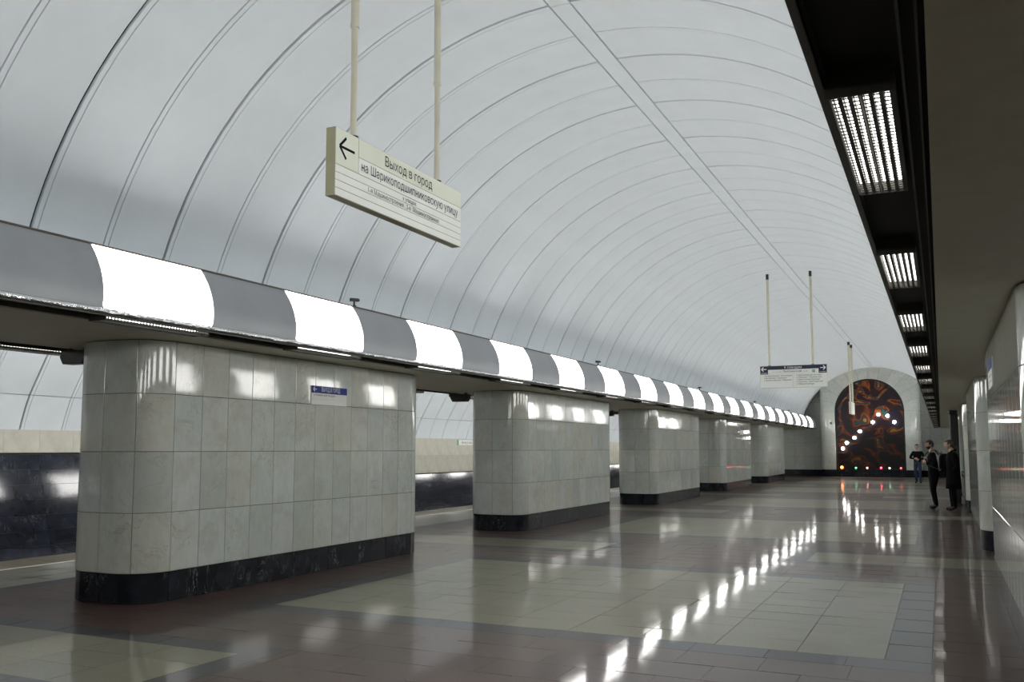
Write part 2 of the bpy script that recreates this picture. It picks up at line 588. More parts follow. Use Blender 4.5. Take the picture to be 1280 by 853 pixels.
def platform_vault(sgn, name):
    cx = XC + sgn * PU
    mbk = MB()
    nn = 30
    ang = [foot_a + (top_a - foot_a) * i / nn for i in range(nn + 1)]
    f = lambda a, rr: (cx + sgn * rr * math.cos(a), PZ + rr * math.sin(a))
    vs = []
    for rr in (PR + 0.06, PR + 0.2):
        for yy in (Y_START, Y_END):
            vs += [(f(a, rr)[0], yy, f(a, rr)[1]) for a in ang]
    q = nn + 1
    fs = [(i, i + 1, q + i + 1, q + i) for i in range(nn)] + [(2 * q + i, 3 * q + i, 3 * q + i + 1, 2 * q + i + 1) for i in range(nn)]
    fs += [(0, q, 3 * q, 2 * q), (nn, 2 * q + nn, 3 * q + nn, q + nn)]
    fs += [(i, 2 * q + i, 2 * q + i + 1, i + 1) for i in range(nn)] + [(q + i, q + i + 1, 3 * q + i + 1, 3 * q + i) for i in range(nn)]
    mbk.add(vs, fs, 0, True)
    root = tag(mbk.build(name, m_back), kind='structure')
    sharp(root.data)
    conv = (lambda a: a) if sgn > 0 else (lambda a: PI - a)
    arcs = [(conv(foot_a), conv(seam_a - 0.0022)), (conv(seam_a + 0.0022), conv(top_a))]
    ms = vault_meshes(PR, cx, PZ, arcs, 9)
    rest = MB()
    for k in range(k0, k1):
        y = RIB0 + k * RIB
        single = sgn < 0 and 6.5 < y < 29
        for j in (0, 1):
            if single:
                link('vault_sheet', ms['after_heavy' if k % 2 == 0 else 'after_light'][j], m_vault, root, (0, y, 0))
                link('rib', ms['rib'][j], m_vault, root, (0, y, 0))
            else:
                a, b = arcs[j]
                arc_sheet(a, b, y + RW / 2 + 0.006, y + RIB - RW / 2 - 0.008, PR, cx, PZ, 0.03, 7, rest)
                arc_sheet(a, b, y - RW / 2, y + RW / 2, PR - 0.003, cx, PZ, 0.03, 7, rest)
    o = rest.build('vault_sheets', m_vault, root)
    sharp(o.data)
    tag(o, kind='stuff')
    return root


platform_vault(-1, 'ceiling_left')
platform_vault(1, 'ceiling_right')


# ------------------------------------------------------------------ track walls
def track_wall(sgn, name):
    X = lambda uu: XC + sgn * uu
    u0 = 9.875
    bx = lambda mb, a, b, *rest: mb.box(min(X(a), X(b)), max(X(a), X(b)), *rest)
    core = MB()
    bx(core, u0 + 0.03, u0 + 0.5, Y_START, Y_END, -1.3, 1.9)
    bx(core, 8.3, u0 + 0.5, Y_START, Y_END, -1.35, -1.15)
    for ya, yb, zt in ((Y_START, 14.0, 1.50), (14.0, 41.0, 0.88), (41.0, Y_END, 1.3)):
        sl_ = math.tan(math.radians(15))
        vs = [(X(uu), yy, zz) for yy in (ya, yb) for uu, zz in ((u0 + 0.03, zt - 0.04), (u0 + 0.02, zt - 0.04), (u0 + 0.02 - sl_ * (zt + 0.5), -0.5), (u0 + 0.02 - sl_ * (zt + 0.5), -1.16), (u0 + 0.03, -1.16))]
        core.add(vs, [(0, 1, 2, 3, 4), (9, 8, 7, 6, 5)] + [(k_, 5 + k_, 5 + (k_ + 1) % 5, (k_ + 1) % 5) for k_ in range(5)])
    root = tag(core.build(name, m_grout), kind='structure')
    tops = [(Y_START, 14.0, 1.50), (14.0, 41.0, 0.88), (41.0, Y_END, 1.3)]
    restd, restc = MB(), MB()
    cache_d, cache_c = {}, {}
    for ya, yb, zt in tops:
        nrow = max(1, round((zt - 0.03 + 1.15) / 0.235))
        zs = [-1.15 + (zt - 0.03 + 1.15) * i / nrow for i in range(nrow + 1)]
        SL = math.tan(math.radians(15))
        off = lambda z: SL * (zt - max(z, -0.5))
        ny = max(1, round((yb - ya) / 1.3))
        for j in range(ny):
            y0, y1 = ya + (yb - ya) * j / ny, ya + (yb - ya) * (j + 1) / ny
            for i in range(nrow):
                single = sgn < 0 and 7.5 < y0 < 27.0 and zs[i + 1] > -0.3
                # each course leans a little, so its upper edge stands back
                def solid(mb, yy0, yy1, zz0, zz1, ox=0.0, dz=0.0):
                    vs = []
                    e_ = 0.0025
                    cor = ((yy0 + e_, zz0 + e_), (yy1 - e_, zz0 + e_), (yy1 - e_, zz1 - e_), (yy0 + e_, zz1 - e_))
                    for dep in (0.0, 0.04):
                        for (yy, zz) in cor:
                            vs.append((X(u0 - off(zz + dz) + dep) - ox, yy, zz))
                    mb.add(vs, [(0, 1, 2, 3), (4, 5, 1, 0), (5, 6, 2, 1), (6, 7, 3, 2), (7, 4, 0, 3)])
                if single:
                    key = (round(y1 - y0, 4), i, zt)
                    if key not in cache_d:
                        mb = MB()
                        solid(mb, -(y1 - y0) / 2, (y1 - y0) / 2, 0, zs[i + 1] - zs[i], X(u0), zs[i])
                        cache_d[key] = mb.mesh('marble_slab')
                    link('marble_slab', cache_d[key], m_track, root, (X(u0), (y0 + y1) / 2, zs[i]))
                else:
                    solid(restd, y0, y1, zs[i], zs[i + 1])
            # cream band above
            for z0, z1 in ((zt, zt + (1.87 - zt) / 2), (zt + (1.87 - zt) / 2, 1.87)) if zt < 1.2 else ((zt, 1.87),):
                for h in range(2):
                    a, b = y0 + (y1 - y0) * h / 2, y0 + (y1 - y0) * (h + 1) / 2
                    if sgn < 0 and 8.0 < a < 26.5:
                        key = (round(b - a, 4), round(z1 - z0, 4))
                        if key not in cache_c:
                            mb = MB()
                            bx(mb, -0.035 - XC * sgn, 0.03 - XC * sgn, -(b - a) / 2 + .0015, (b - a) / 2 - .0015, .0015, z1 - z0 - .0015)
                            cache_c[key] = mb.mesh('limestone_tile')
                        link('limestone_tile', cache_c[key], m_cream, root, (X(u0), (a + b) / 2, z0))
                    else:
                        bx(restc, u0 - 0.035, u0 + 0.03, a + .0015, b - .0015, z0 + .0015, z1 - .0015)
    tag(restd.build('marble_slabs', m_track, root), kind='stuff')
    tag(restc.build('limestone_tiles', m_cream, root), kind='stuff')
    # rails on the track bed
    rl = MB()
    for uu in (8.42, 9.62):
        bx(rl, uu - 0.035, uu + 0.035, Y_START, Y_END, -1.15, -0.98)
    rl.build('rails', m_louvre, root)
    return root


track_wall(-1, 'wall_left')
track_wall(1, 'wall_right')

# ------------------------------------------------------------------ cornices with light panels and louvred lamps
U_EDGE, U_PIL, PIL_T = 3.065, 3.87, 1.16
U_MID = U_PIL + PIL_T / 2
Z_SOF = 2.69
LIT0 = 5.45


def u_curve(z): return 3.06 + 0.83 * (z - 2.87) ** 2


def panel_mesh(sgn, face, name):
    """one bulging cornice panel, spanning 0..SEG in Y; face=+1 hall side, -1 platform side"""
    mb = MB()
    zs = [2.765 + (3.335 - 2.765) * i / 10 for i in range(11)]
    X = lambda uu: XC + sgn * (uu if face > 0 else 2 * U_MID - uu)
    g = 0.007
    vs, fs = [], []
    for z in zs:
        for (du, yy) in ((0.03, g), (0.0, g), (0.0, SEG - g), (0.03, SEG - g)):
            vs.append((X(u_curve(z) + du), yy, z))
    for i in range(10):
        for k in range(3):
            fs.append((i * 4 + k, i * 4 + k + 1, i * 4 + 5 + k, i * 4 + 4 + k))
        fs.append((i * 4 + 3, i * 4, i * 4 + 4, i * 4 + 7))
    fs += [(0, 3, 2, 1), (40, 41, 42, 43)]
    mb.add(vs, fs, 0, True)
    return sharp(mb.mesh(name))


LW, LX0 = 0.185, 3.085      # louvre lamp: width and inner start


def lamp_meshes(sgn, face):
    X = lambda uu: XC + sgn * (uu if face > 0 else 2 * U_MID - uu)
    bx = lambda mb, a, b, *rest: mb.box(min(X(a), X(b)), max(X(a), X(b)), *rest)
    L0, L1 = 0.045, SEG - 0.045
    tray = MB()
    bx(tray, LX0, LX0 + LW, L0, L1, 2.752, 2.80)
    for ua in (LX0 - 0.010, LX0 + LW):
        bx(tray, ua, ua + 0.010, L0, L1, 2.722, 2.80)
        bx(tray, ua, ua + 0.010, L0, L1, 2.694, 2.697)
        for j in range(34):
            yy = L0 + (L1 - L0) * (j + 0.5) / 34
            bx(tray, ua, ua + 0.006, yy - 0.006, yy + 0.006, 2.697, 2.722)
    bx(tray, LX0 - 0.010, LX0 + LW + 0.010, L0 - 0.012, L0, 2.694, 2.80)
    bx(tray, LX0 - 0.010, LX0 + LW + 0.010, L1, L1 + 0.012, 2.694, 2.80)
    tubes, grid_, rail = MB(), MB(), MB()
    p = LW / 6
    for i in range(6):
        a = LX0 + p * (i + 0.5)
        bx(tubes, a - 0.0085, a + 0.0085, L0 + 0.01, L1 - 0.01, 2.742, 2.75)
    for i in range(7):
        a = LX0 + p * i
        w2 = 0.0072
        bx(grid_, a - w2, a + w2, L0, L1, 2.700, 2.712)
    nb = 34
    for j in range(nb + 1):
        yy = L0 + (L1 - L0) * j / nb
        bx(grid_, LX0, LX0 + LW, yy - 0.0052, yy + 0.0052, 2.703, 2.7045)
    bx(rail, LX0 + 0.001, LX0 + 0.006, L0, L1, 2.697, 2.702)
    bx(rail, LX0 + LW / 2 - 0.003, LX0 + LW / 2 + 0.003, L0, L1, 2.697, 2.701)
    return tray.mesh('louvre_lamp'), tubes.mesh('lamp_tubes'), grid_.mesh('louvre_grid'), rail.mesh('louvre_rail')


def cornice(sgn, name):
    X = lambda uu: XC + sgn * uu
    bx = lambda mb, a, b, *rest: mb.box(min(X(a), X(b)), max(X(a), X(b)), *rest)
    Y1 = LIT0 + SEG * 38
    core = MB()
    bx(core, 3.37, 2 * U_MID - 3.37, Y_START, Y1, Z_SOF, 2.78)              # soffit slab
    bx(core, 3.60, 2 * U_MID - 3.60, Y_START, Y1, 2.78, 3.32)               # box above it
    root = tag(core.build(name, m_soffit), kind='structure')
    for face in (1, -1):
        U = (lambda a: a) if face > 0 else (lambda a: 2 * U_MID - a)
        fx = lambda mb, a, b, *rest: bx(mb, U(a), U(b), *rest)
        b = MB()
        fx(b, 3.07, 3.60, Y_START, Y1, 2.760, 2.78)                          # roof of the dark channel
        fx(b, 3.29, 3.60, Y_START, Y1, 2.78, 3.33)                           # behind the panels, set back
        fx(b, 3.275, 3.37, Y_START, Y1, 2.735, 2.762)
        b.build('channel', m_black, root)
        fr = MB()
        fx(fr, 3.30, 3.308, Y_START, Y1, 2.705, 2.74)
        fx(fr, 3.345, 3.352, Y_START, Y1, 2.70, 2.74)
        fx(fr, 3.05, 3.078, Y_START, Y1, 2.698, 2.710)
        fx(fr, 3.074, 3.078, Y_START, Y1, 2.698, 2.762)
        fr.build('channel_rails', m_frame, root)
        tp = MB()
        fx(tp, u_curve(3.335) - 0.006, u_curve(3.335) + 0.05, Y_START, Y1, 3.336, 3.352)
        tp.build('top_rail', m_edge, root)
        lg = MB()
        fx(lg, u_curve(3.335) + 0.05, 3.86, Y_START, Y1, 3.330, 3.345)  # ledge unseen from the floor, made white to bounce light onto the vault foot
        lg.build('bounce_ledge', m_vault, root)
        ch = MB()                                                            # crinkled chrome strip under the panels
        vs, fs = [], []
        ny = 260
        for j in range(ny + 1):
            yy = Y_START + (Y1 - Y_START) * j / ny
            wv = 0.004 * math.sin(yy * 5.1) + 0.004 * math.sin(yy * 11.3 + 1)
            for (du, zz) in ((0.0, 2.762), (-0.008 + wv * 0.5, 2.750), (-0.012 + wv, 2.735), (0.004, 2.712), (0.012, 2.712)):
                vs.append((X(U(U_EDGE + du)), yy, zz))
        for j in range(ny):
            for k in range(4):
                fs.append((j * 5 + k, j * 5 + k + 1, j * 5 + 6 + k, j * 5 + 5 + k))
        ch.add(vs, fs, 0, True)
        ch.build('chrome_strip', m_chrome, root)
        pm_lit, pm_blank = panel_mesh(sgn, face, 'light_panel'), panel_mesh(sgn, face, 'blank_panel')
        lm = lamp_meshes(sgn, face)
        j0 = math.ceil((Y_START - LIT0) / SEG)
        shift = 0.0 if face > 0 else 0.67
        for j in range(j0, 38):
            yy = LIT0 + j * SEG
            if face < 0 and yy + shift + SEG > Y1: continue
            lit = j % 2 == 0
            link('light_panel' if lit else 'blank_panel', pm_lit if lit else pm_blank, (m_lit if face > 0 else m_lit_platform) if lit else m_blank, root, (0, yy + shift, 0))
            if lit:
                tr = link('louvre_lamp', lm[0], m_frame, root, (0, yy + shift, -0.028 if face > 0 else -0.06))
                link('lamp_tubes', lm[1], m_tube, tr)
                link('louvre_grid', lm[2], m_louvre, tr)
                link('louvre_rail', lm[3], m_rail, tr)
    # wall above the cornice that parts hall and platform vaults
    s = MB()
    bx(s, U_MID - 0.08, U_MID + 0.02, Y_START, Y_END, 3.3, 3.99)
    s.build('spandrel', m_vault, root)
    return root


cornice(-1, 'trim_1')
cornice(1, 'trim_2')

# ------------------------------------------------------------------ marble pillars
PL, PRAD = 5.59, 0.40
HALF_T, HALF_L = PIL_T / 2, PL / 2
ROWS = [0.305, 0.91, 1.533, 2.13, 2.684]
flat = PL - 2 * PRAD
endlen = PI * PRAD + (PIL_T - 2 * PRAD)


def peri(s):
    """point and normal on the right half of the plan: starts at the flat hall face's near end and runs round the near end"""
    a = PI * PRAD / 2
    st = PIL_T - 2 * PRAD
    if s < 0: return Vector((HALF_T, -HALF_L + PRAD - s, 0)), Vector((1, 0, 0))
    if s <= a:
        q = -s / PRAD
        nrm = Vector((math.cos(q), math.sin(q), 0))
        return Vector((HALF_T - PRAD, -HALF_L + PRAD, 0)) + nrm * PRAD, nrm
    if s <= a + st:
        return Vector((HALF_T - PRAD - (s - a), -HALF_L, 0)), Vector((0, -1, 0))
    q = -PI / 2 - (s - a - st) / PRAD
    nrm = Vector((math.cos(q), math.sin(q), 0))
    return Vector((-HALF_T + PRAD, -HALF_L + PRAD, 0)) + nrm * PRAD, nrm


def curved_tile(s0, s1, z0, z1, nseg, off, name, th=0.022):
    g, c = 0.0025, 0.003
    mb = MB()
    vs, fs = [], []
    sv = [s0 + g] + [s0 + g + c + (s1 - s0 - 2 * g - 2 * c) * i / nseg for i in range(nseg + 1)] + [s1 - g]
    for i, s_ in enumerate(sv):
        p, nr = peri(s_)
        inn = c if i in (0, nseg + 2) else 0
        for (zz, dd) in ((z0 + g, -th), (z0 + g, -c), (z0 + g + c, -inn), (z1 - g - c, -inn), (z1 - g, -c), (z1 - g, -th)):
            vs.append(p + nr * (dd + off) + Vector((0, 0, zz)))
    nseg += 2
    for i in range(nseg):
        for k in range(5):
            fs.append((i * 6 + k, i * 6 + k + 1, i * 6 + 7 + k, i * 6 + 6 + k))
    fs += [(0, 1, 2, 3, 4, 5), tuple(nseg * 6 + k for k in (5, 4, 3, 2, 1, 0))]
    mb.add(vs, fs, 0, nseg > 3)
    return sharp(mb.mesh(name), math.radians(20))


tile_end = [[curved_tile(endlen * i / 4, endlen * (i + 1) / 4, ROWS[j], ROWS[j + 1], 6, 0, 'tile') for i in range(4)] for j in range(4)]
NF = 12
tw = flat / NF
tile_flat = [curved_tile(-tw, 0, ROWS[j], ROWS[j + 1], 1, 0, 'tile') for j in range(4)]
NB = 7
bw = flat / NB
pl_end = [curved_tile(endlen * i / 3, endlen * (i + 1) / 3, 0.0, 0.303, 6, -0.008, 'plinth_slab') for i in range(3)]
pl_flat = curved_tile(-bw, 0, 0.0, 0.303, 1, -0.008, 'plinth_slab')
mb = MB()
outline = [peri(endlen * i / 24) for i in range(25)]
outline = [p - nr * 0.016 for p, nr in outline]
outline += [Vector((-p.x, -p.y, 0)) for p in outline]
nn = len(outline)
mb.add([(p.x, p.y, z) for z in (0.0, 2.688) for p in outline],
       [(i, (i + 1) % nn, nn + (i + 1) % nn, nn + i) for i in range(nn)] + [tuple(range(nn))[::-1], tuple(range(nn, 2 * nn))])
core_mesh = sharp(mb.mesh('pillar'))


def pillar(sgn, yc, label):
    root = link('pillar', core_mesh, m_grout, None, (XC + sgn * U_MID, yc, 0))
    tag(root, label, 'pillar', 'marble pillars of the hall', 'thing')
    for half in (0, 1):
        rz = PI * half
        R_ = Matrix.Rotation(rz, 3, 'Z')
        for j in range(4):
            for i in range(4):
                link('tile', tile_end[j][i], m_tile, root, (0, 0, 0), rz)
            for i in range(NF):
                link('tile', tile_flat[j], m_tile, root, R_ @ Vector((0, i * tw, 0)), rz)
        for i in range(3): link('plinth_slab', pl_end[i], m_dark, root, (0, 0, 0), rz)
        for i in range(NB): link('plinth_slab', pl_flat, m_dark, root, R_ @ Vector((0, i * bw, 0)), rz)
    return root


YC0 = 9.495
left_labels = ['nearest marble pillar of the left row, with blue exit plaque and tiled rounded end',
               'second marble pillar of the left row, standing behind the one with the exit plaque',
               'third marble pillar of the left row, midway down the hall',
               'fourth marble pillar of the left row, with small blue plaque and lamp reflections',
               'fifth and last free-standing marble pillar of the left row, nearest the end wall']
right_labels = ['nearest marble pillar of the right row at the frame edge, with blue plaque',
                'second marble pillar of the right row, bright rounded end beside the nearest one',
                'third marble pillar of the right row, with the man in long coat at its end',
                'fourth marble pillar of the right row, mostly hidden behind the waiting men',
                'fifth marble pillar of the right row, hidden close to the end wall']
for k in range(5):
    pillar(-1, YC0 + PITCH * k, left_labels[k])
    pillar(1, YC0 + PITCH * k, right_labels[k])

# ------------------------------------------------------------------ end wall with arched portal
YW, YP = 56.2, 55.0
XP = -3.53
mb = MB()
mb.box(-13.6, 2 * XC + 13.6, YW + 0.03, YW + 0.3, -1.3, 6.4)
wall_back = tag(mb.build('wall_back', m_grout), kind='structure')
cache = {}
for (x0, x1) in ((-8.9, -6.0), (-1.1, 1.9)):
    nx = round((x1 - x0) / 0.58)
    for i in range(nx):
        a, b = x0 + (x1 - x0) * i / nx, x0 + (x1 - x0) * (i + 1) / nx
        for z0, z1, m, nm in [(0.0, 0.36, m_dark, 'plinth_slab')] + [(0.36 + 0.78 * j, 0.36 + 0.78 * (j + 1), m_tile_end, 'tile') for j in range(6)]:
            if abs((a + b) / 2 - XC) > 3.75 and z1 > 3.0: continue
            key = (round(b - a, 4), nm)
            if key not in cache:
                t_ = MB()
                hw = (b - a) / 2 - 0.003
                t_.cbox(-hw, hw, -0.015, 0.03, 0.003, z1 - z0 - 0.003, 0.004)
                cache[key] = t_.mesh(nm)
            link(nm, cache[key], m, wall_back, ((a + b) / 2, YW, z0))
# plain side closures of the platforms
RI, SPR, WOUT = 1.815, 3.66, 2.63


def outer_pt(a):
    """outer contour of the portal seen from the arch centre at angle a (0 right, pi left)"""
    dx, dz = math.cos(a), math.sin(a)
    t1 = WOUT / abs(dx) if abs(dx) > 1e-6 else 1e9
    ox, oz = XP - XC, SPR - VZ
    bq = ox * dx + oz * dz
    cq = ox * ox + oz * oz - (VR + 0.01) ** 2
    t2 = -bq + math.sqrt(bq * bq - cq)
    return (XP + dx * min(t1, t2), SPR + dz * min(t1, t2)), (t2 < t1)


def portal_section(inner, outer, rounded):
    rr = 0.34 if rounded else 0.0
    (xi, zi), (xo, zo) = inner, outer
    v = Vector((xo - xi, zo - zi))
    L = v.length
    v /= L
    P_ = lambda t_, y: (xi + v.x * t_, y, zi + v.y * t_)
    out = [P_(0, YP + 0.35), P_(0, YP + 0.004), P_(0.004, YP), P_(L - rr - 0.01, YP)]
    for k in range(1, 7):
        q = PI / 2 * k / 6
        out.append(P_(L - rr + rr * math.sin(q), YP + rr * (1 - math.cos(q))))
    out.append(P_(L, YW))
    return out


po = MB()
portal = po.box(XP - WOUT + 0.4, XP - RI - 0.03, YP + 0.1, YW, 0.0, 4.6).box(XP + RI + 0.03, XP + WOUT - 0.4, YP + 0.1, YW, 0.0, 4.6) \
    .build('portal', m_grout, wall_back)


def block(secs, mat, name):
    b = MB()
    k = len(secs[0])
    vs = [p for s in secs for p in s]
    fs = []
    for i in range(len(secs) - 1):
        for j in range(k - 1):
            fs.append((i * k + j, i * k + j + 1, (i + 1) * k + j + 1, (i + 1) * k + j))
    fs += [tuple(range(k)), tuple(range((len(secs) - 1) * k, len(secs) * k))[::-1]]
    b.add(vs, fs, 0, True)
    o = b.build(name, mat, portal)
    sharp(o.data)


zp = [0.40, 1.20, 2.0, 2.83, SPR]
for sd in (-1, 1):
    for z0, z1 in zip(zp, zp[1:]):
        secs = [portal_section((XP + sd * RI, z), (XP + sd * WOUT, z), True) for z in (z0 + 0.002, z1 - 0.002)]
        block(secs, m_tile_end, 'marble_block')
    secs = [[(x, y + (0.0 if 0 else 0.012), z) for (x, y, z) in portal_section((XP + sd * (RI + 0.012), z), (XP + sd * (WOUT - 0.012), z), True)] for z in (0.0, 0.398)]
    block(secs, m_dark, 'plinth_slab')
NA = 12
for i in range(NA):
    secs = []
    for k in range(7):
        a = PI * (i + 0.006 + 0.988 * k / 6) / NA
        (o_, hit) = outer_pt(a)
        secs.append(portal_section((XP + RI * math.cos(a), SPR + RI * math.sin(a)), o_, not hit))
    # keep both kinds of section the same length along a block
    block(secs, m_tile_end, 'marble_block')

# mosaic: dark smalt with flowing bands of colour, in a black frame
t = NT('swirling mosaic')
v = t.coords(False)
warp = t.n('ShaderNodeTexNoise')
t.l(v, warp.inputs['Vector'])
warp.inputs['Scale'].default_value = 0.55
warp.inputs['Detail'].default_value = 2.0
wm = t.n('ShaderNodeVectorMath', _operation='MULTIPLY_ADD')
t.l(warp.outputs['Color'], wm.inputs[0])
wm.inputs[1].default_value = (2.2, 0, 3.4)
t.l(v, wm.inputs[2])
sq = t.n('ShaderNodeMapping')
sq.inputs['Scale'].default_value = (0.7, 1, 1.25)
t.l(wm.outputs[0], sq.inputs['Vector'])
n1 = t.noise(sq.outputs[0], 1.25, 1.5, 0.5, 0.9)
col = t.ramp(n1, [(0.0, (0.008, 0.004, 0.006)), (0.34, (0.02, 0.006, 0.008)), (0.40, (0.004, 0.006, 0.03)), (0.455, (0.015, 0.005, 0.005)),
                  (0.50, (0.05, 0.008, 0.006)), (0.545, (0.34, 0.085, 0.012)), (0.56, (0.03, 0.006, 0.006)), (0.595, (0.01, 0.09, 0.095)),
                  (0.615, (0.04, 0.008, 0.006)), (0.64, (0.55, 0.25, 0.03)), (0.70, (0.05, 0.012, 0.008)), (0.8, (0.012, 0.005, 0.01))])
tes = t.n('ShaderNodeTexVoronoi')
t.l(v, tes.inputs['Vector'])
tes.inputs['Scale'].default_value = 26
col = t.mix(t.ramp(tes.outputs['Distance'], [(0.35, (0, 0, 0)), (0.75, (0.5, 0.5, 0.5))]), col, (0.004, 0.003, 0.003))
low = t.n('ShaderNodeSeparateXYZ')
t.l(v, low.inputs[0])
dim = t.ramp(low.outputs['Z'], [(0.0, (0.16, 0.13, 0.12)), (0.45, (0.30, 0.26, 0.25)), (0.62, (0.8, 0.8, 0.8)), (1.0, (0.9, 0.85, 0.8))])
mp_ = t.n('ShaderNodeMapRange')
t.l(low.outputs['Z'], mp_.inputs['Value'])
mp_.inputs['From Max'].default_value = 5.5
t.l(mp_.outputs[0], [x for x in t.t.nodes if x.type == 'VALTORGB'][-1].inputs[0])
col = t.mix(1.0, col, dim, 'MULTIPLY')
m_mosaic = t.set(col, 0.3, spec=0.3)
mb = MB()
pts = [(-RI + 0.02, 0.36)] + [((RI - 0.02) * math.cos(PI - PI * i / 32), SPR + (RI - 0.02) * math.sin(PI - PI * i / 32)) for i in range(33)] + [(RI - 0.02, 0.36)]
npt = len(pts)
mb.add([(x, yy, z) for yy in (0.0, 0.06) for x, z in pts], [tuple(range(npt)), tuple(range(npt, 2 * npt))[::-1]] +
       [(i, (i + 1) % npt, npt + (i + 1) % npt, npt + i) for i in range(npt)])
mosaic = mb.build('mosaic_panel', m_mosaic, None, (XP, YP + 0.14, 0))
tag(mosaic, 'tall arched mosaic panel with dark red, orange and teal swirls on end wall', 'mosaic')
fr = MB()
ring = []
for (rad_, x_) in ((RI - 0.005, 0), (RI - 0.085, 1)):
    ring.append([(-rad_, 0.40)] + [(rad_ * math.cos(PI - PI * i / 32), SPR + rad_ * math.sin(PI - PI * i / 32)) for i in range(33)] + [(rad_, 0.40)])
vs = [(x, yy, z) for rg in ring for yy in (-0.04, 0.0) for x, z in rg]
fs = []
for i in range(npt - 1):
    a, b, c_, e = 0, npt, 2 * npt, 3 * npt
    fs += [(a + i, a + i + 1, c_ + i + 1, c_ + i), (c_ + i, c_ + i + 1, e + i + 1, e + i), (a + i, b + i, b + i + 1, a + i + 1)]
fr.add(vs, fs)
fr.build('frame', m_black, mosaic)
sl = MB()
sl.cbox(XP - RI + 0.02, XP + RI - 0.02, YP - 0.06, YP + 0.085, 0.0, 0.40, 0.01)
tag(sl.build('plinth_ledge', m_dark), 'low black marble ledge under the arched mosaic', 'ledge')

# globe lamps standing out from the mosaic, and small coloured lamps on the ledge
m_globe = emit('lit globe', (1.0, 0.97, 0.92), 38.0)
m_stem = plain('lamp stem', (0.08, 0.075, 0.06), 0.4, 0.8)
gp = [(-3.04, 3.466), (-2.575, 3.38), (-2.24, 3.03), (-3.34, 3.044), (-4.035, 2.544), (-4.32, 2.188), (-4.74, 1.90), (-4.96, 1.58)]
gl = ['highest white globe lamp of the upper cluster on the mosaic', 'white globe lamp right of the highest one on the mosaic',
      'rightmost white globe lamp on the mosaic', 'lowest left white globe lamp of the upper cluster on the mosaic',
      'topmost lamp of the slanting lower row of four globes on mosaic', 'second lamp from the top in the slanting lower row of globes',
      'third lamp from the top in the slanting lower row of globes', 'lowest white globe lamp near the mosaic corner, just above orange lamp']
gm = MB().ball((0, 0, 0), 0.085).mesh('globe')
sm_ = MB().tube([(0, 0.02, 0), (0, 0.246, 0)], 0.014).tube([(0, 0.225, 0), (0, 0.249, 0)], 0.05).mesh('stem')
sock = MB().tube([(0, 0.06, 0), (0, 0.11, 0)], [0.05, 0.03]).mesh('socket')
for (x, z), lb in zip(gp, gl):
    e = empty('globe_lamp', (x, YP - 0.11, z))
    tag(e, lb, 'lamp', 'globe lamps in front of the mosaic')
    link('globe', gm, m_globe, e)
    link('stem', sm_, m_stem, e)
    link('socket', sock, m_stem, e)
cols = [(-5.05, 'orange', (1.0, 0.22, 0.03), 14, 0.075), (-4.31, 'green', (0.08, 1.0, 0.25), 3.2, 0.05), (-3.72, 'pink', (1.0, 0.30, 0.25), 7, 0.05),
        (-3.0, 'red', (1.0, 0.03, 0.08), 9, 0.058), (-2.57, 'pale green', (0.45, 1.0, 0.55), 5, 0.05), (-1.985, 'dark red', (1.0, 0.02, 0.03), 4, 0.055)]
ps = {'orange': 'at the far left of the ledge under mosaic', 'green': 'second along the ledge under mosaic, after orange', 'pink': 'third along the ledge under mosaic',
      'red': 'at the middle of the ledge, brightest red one under mosaic', 'pale green': 'fifth along the ledge under mosaic', 'dark red': 'at the far right of the ledge under mosaic'}
for x, nm, c_, st, rad_ in cols:
    e = empty('signal_lamp', (x, YP + 0.01, 0.401))
    tag(e, 'small %s lamp %s' % (nm, ps[nm]), 'lamp', 'coloured lamps along the ledge')
    MB().tube([(0, 0, 0), (0, 0, 0.06)], [0.06, 0.04]).build('base', m_stem, e)
    MB().ball((0, 0, 0.06 + rad_ * 0.85), rad_, sub=2).build('bulb', emit(nm + ' bulb', c_, st), e)

# far fixtures on the portal
e = empty('wall_fixture', (-5.56, YP, 3.08))
tag(e, 'small white and black fixture on the marble left of the mosaic', 'fixture')
MB().cbox(-0.05, 0.05, -0.10, -0.02, -0.02, 0.14, 0.012).build('body', m_white, e)
MB().cbox(-0.04, 0.05, -0.14, 0.0, -0.12, 0.0, 0.012).build('bracket', m_device, e)


# ------------------------------------------------------------------ lettering
def untangle(lp):
    """a bowl drawn into its own stem crosses it: pull the bowl's short end back out to the stem's edge"""
    n_ = len(lp)
    hgt = max(p.y for p in lp) - min(p.y for p in lp)
    for i in range(n_):
        a, b = lp[i], lp[(i + 1) % n_]
        if abs(a.x - b.x) > 0.01 * hgt or abs(a.y - b.y) < 1e-5: continue
        c = lp[(i + 2) % n_]
        e_ = lp[i - 1]
        if abs(c.y - b.y) > 0.03 * hgt or abs(e_.y - a.y) > 0.03 * hgt: continue
        sg = 1 if c.x > b.x else -1
        for k in range(n_):
            p, q_ = lp[k], lp[(k + 1) % n_]
            if p is a or q_ is a or p is b or q_ is b or abs(p.x - q_.x) > 0.02 * hgt: continue
            lo_, hi_ = min(p.y, q_.y), max(p.y, q_.y)
            if lo_ < min(a.y, b.y) and hi_ > max(a.y, b.y) and 0 <= (p.x - a.x) * sg < min((c.x - a.x) * sg, (e_.x - a.x) * sg, 0.2 * hgt):
                a.x = b.x = p.x + sg * 0.006 * hgt
                break
    return lp


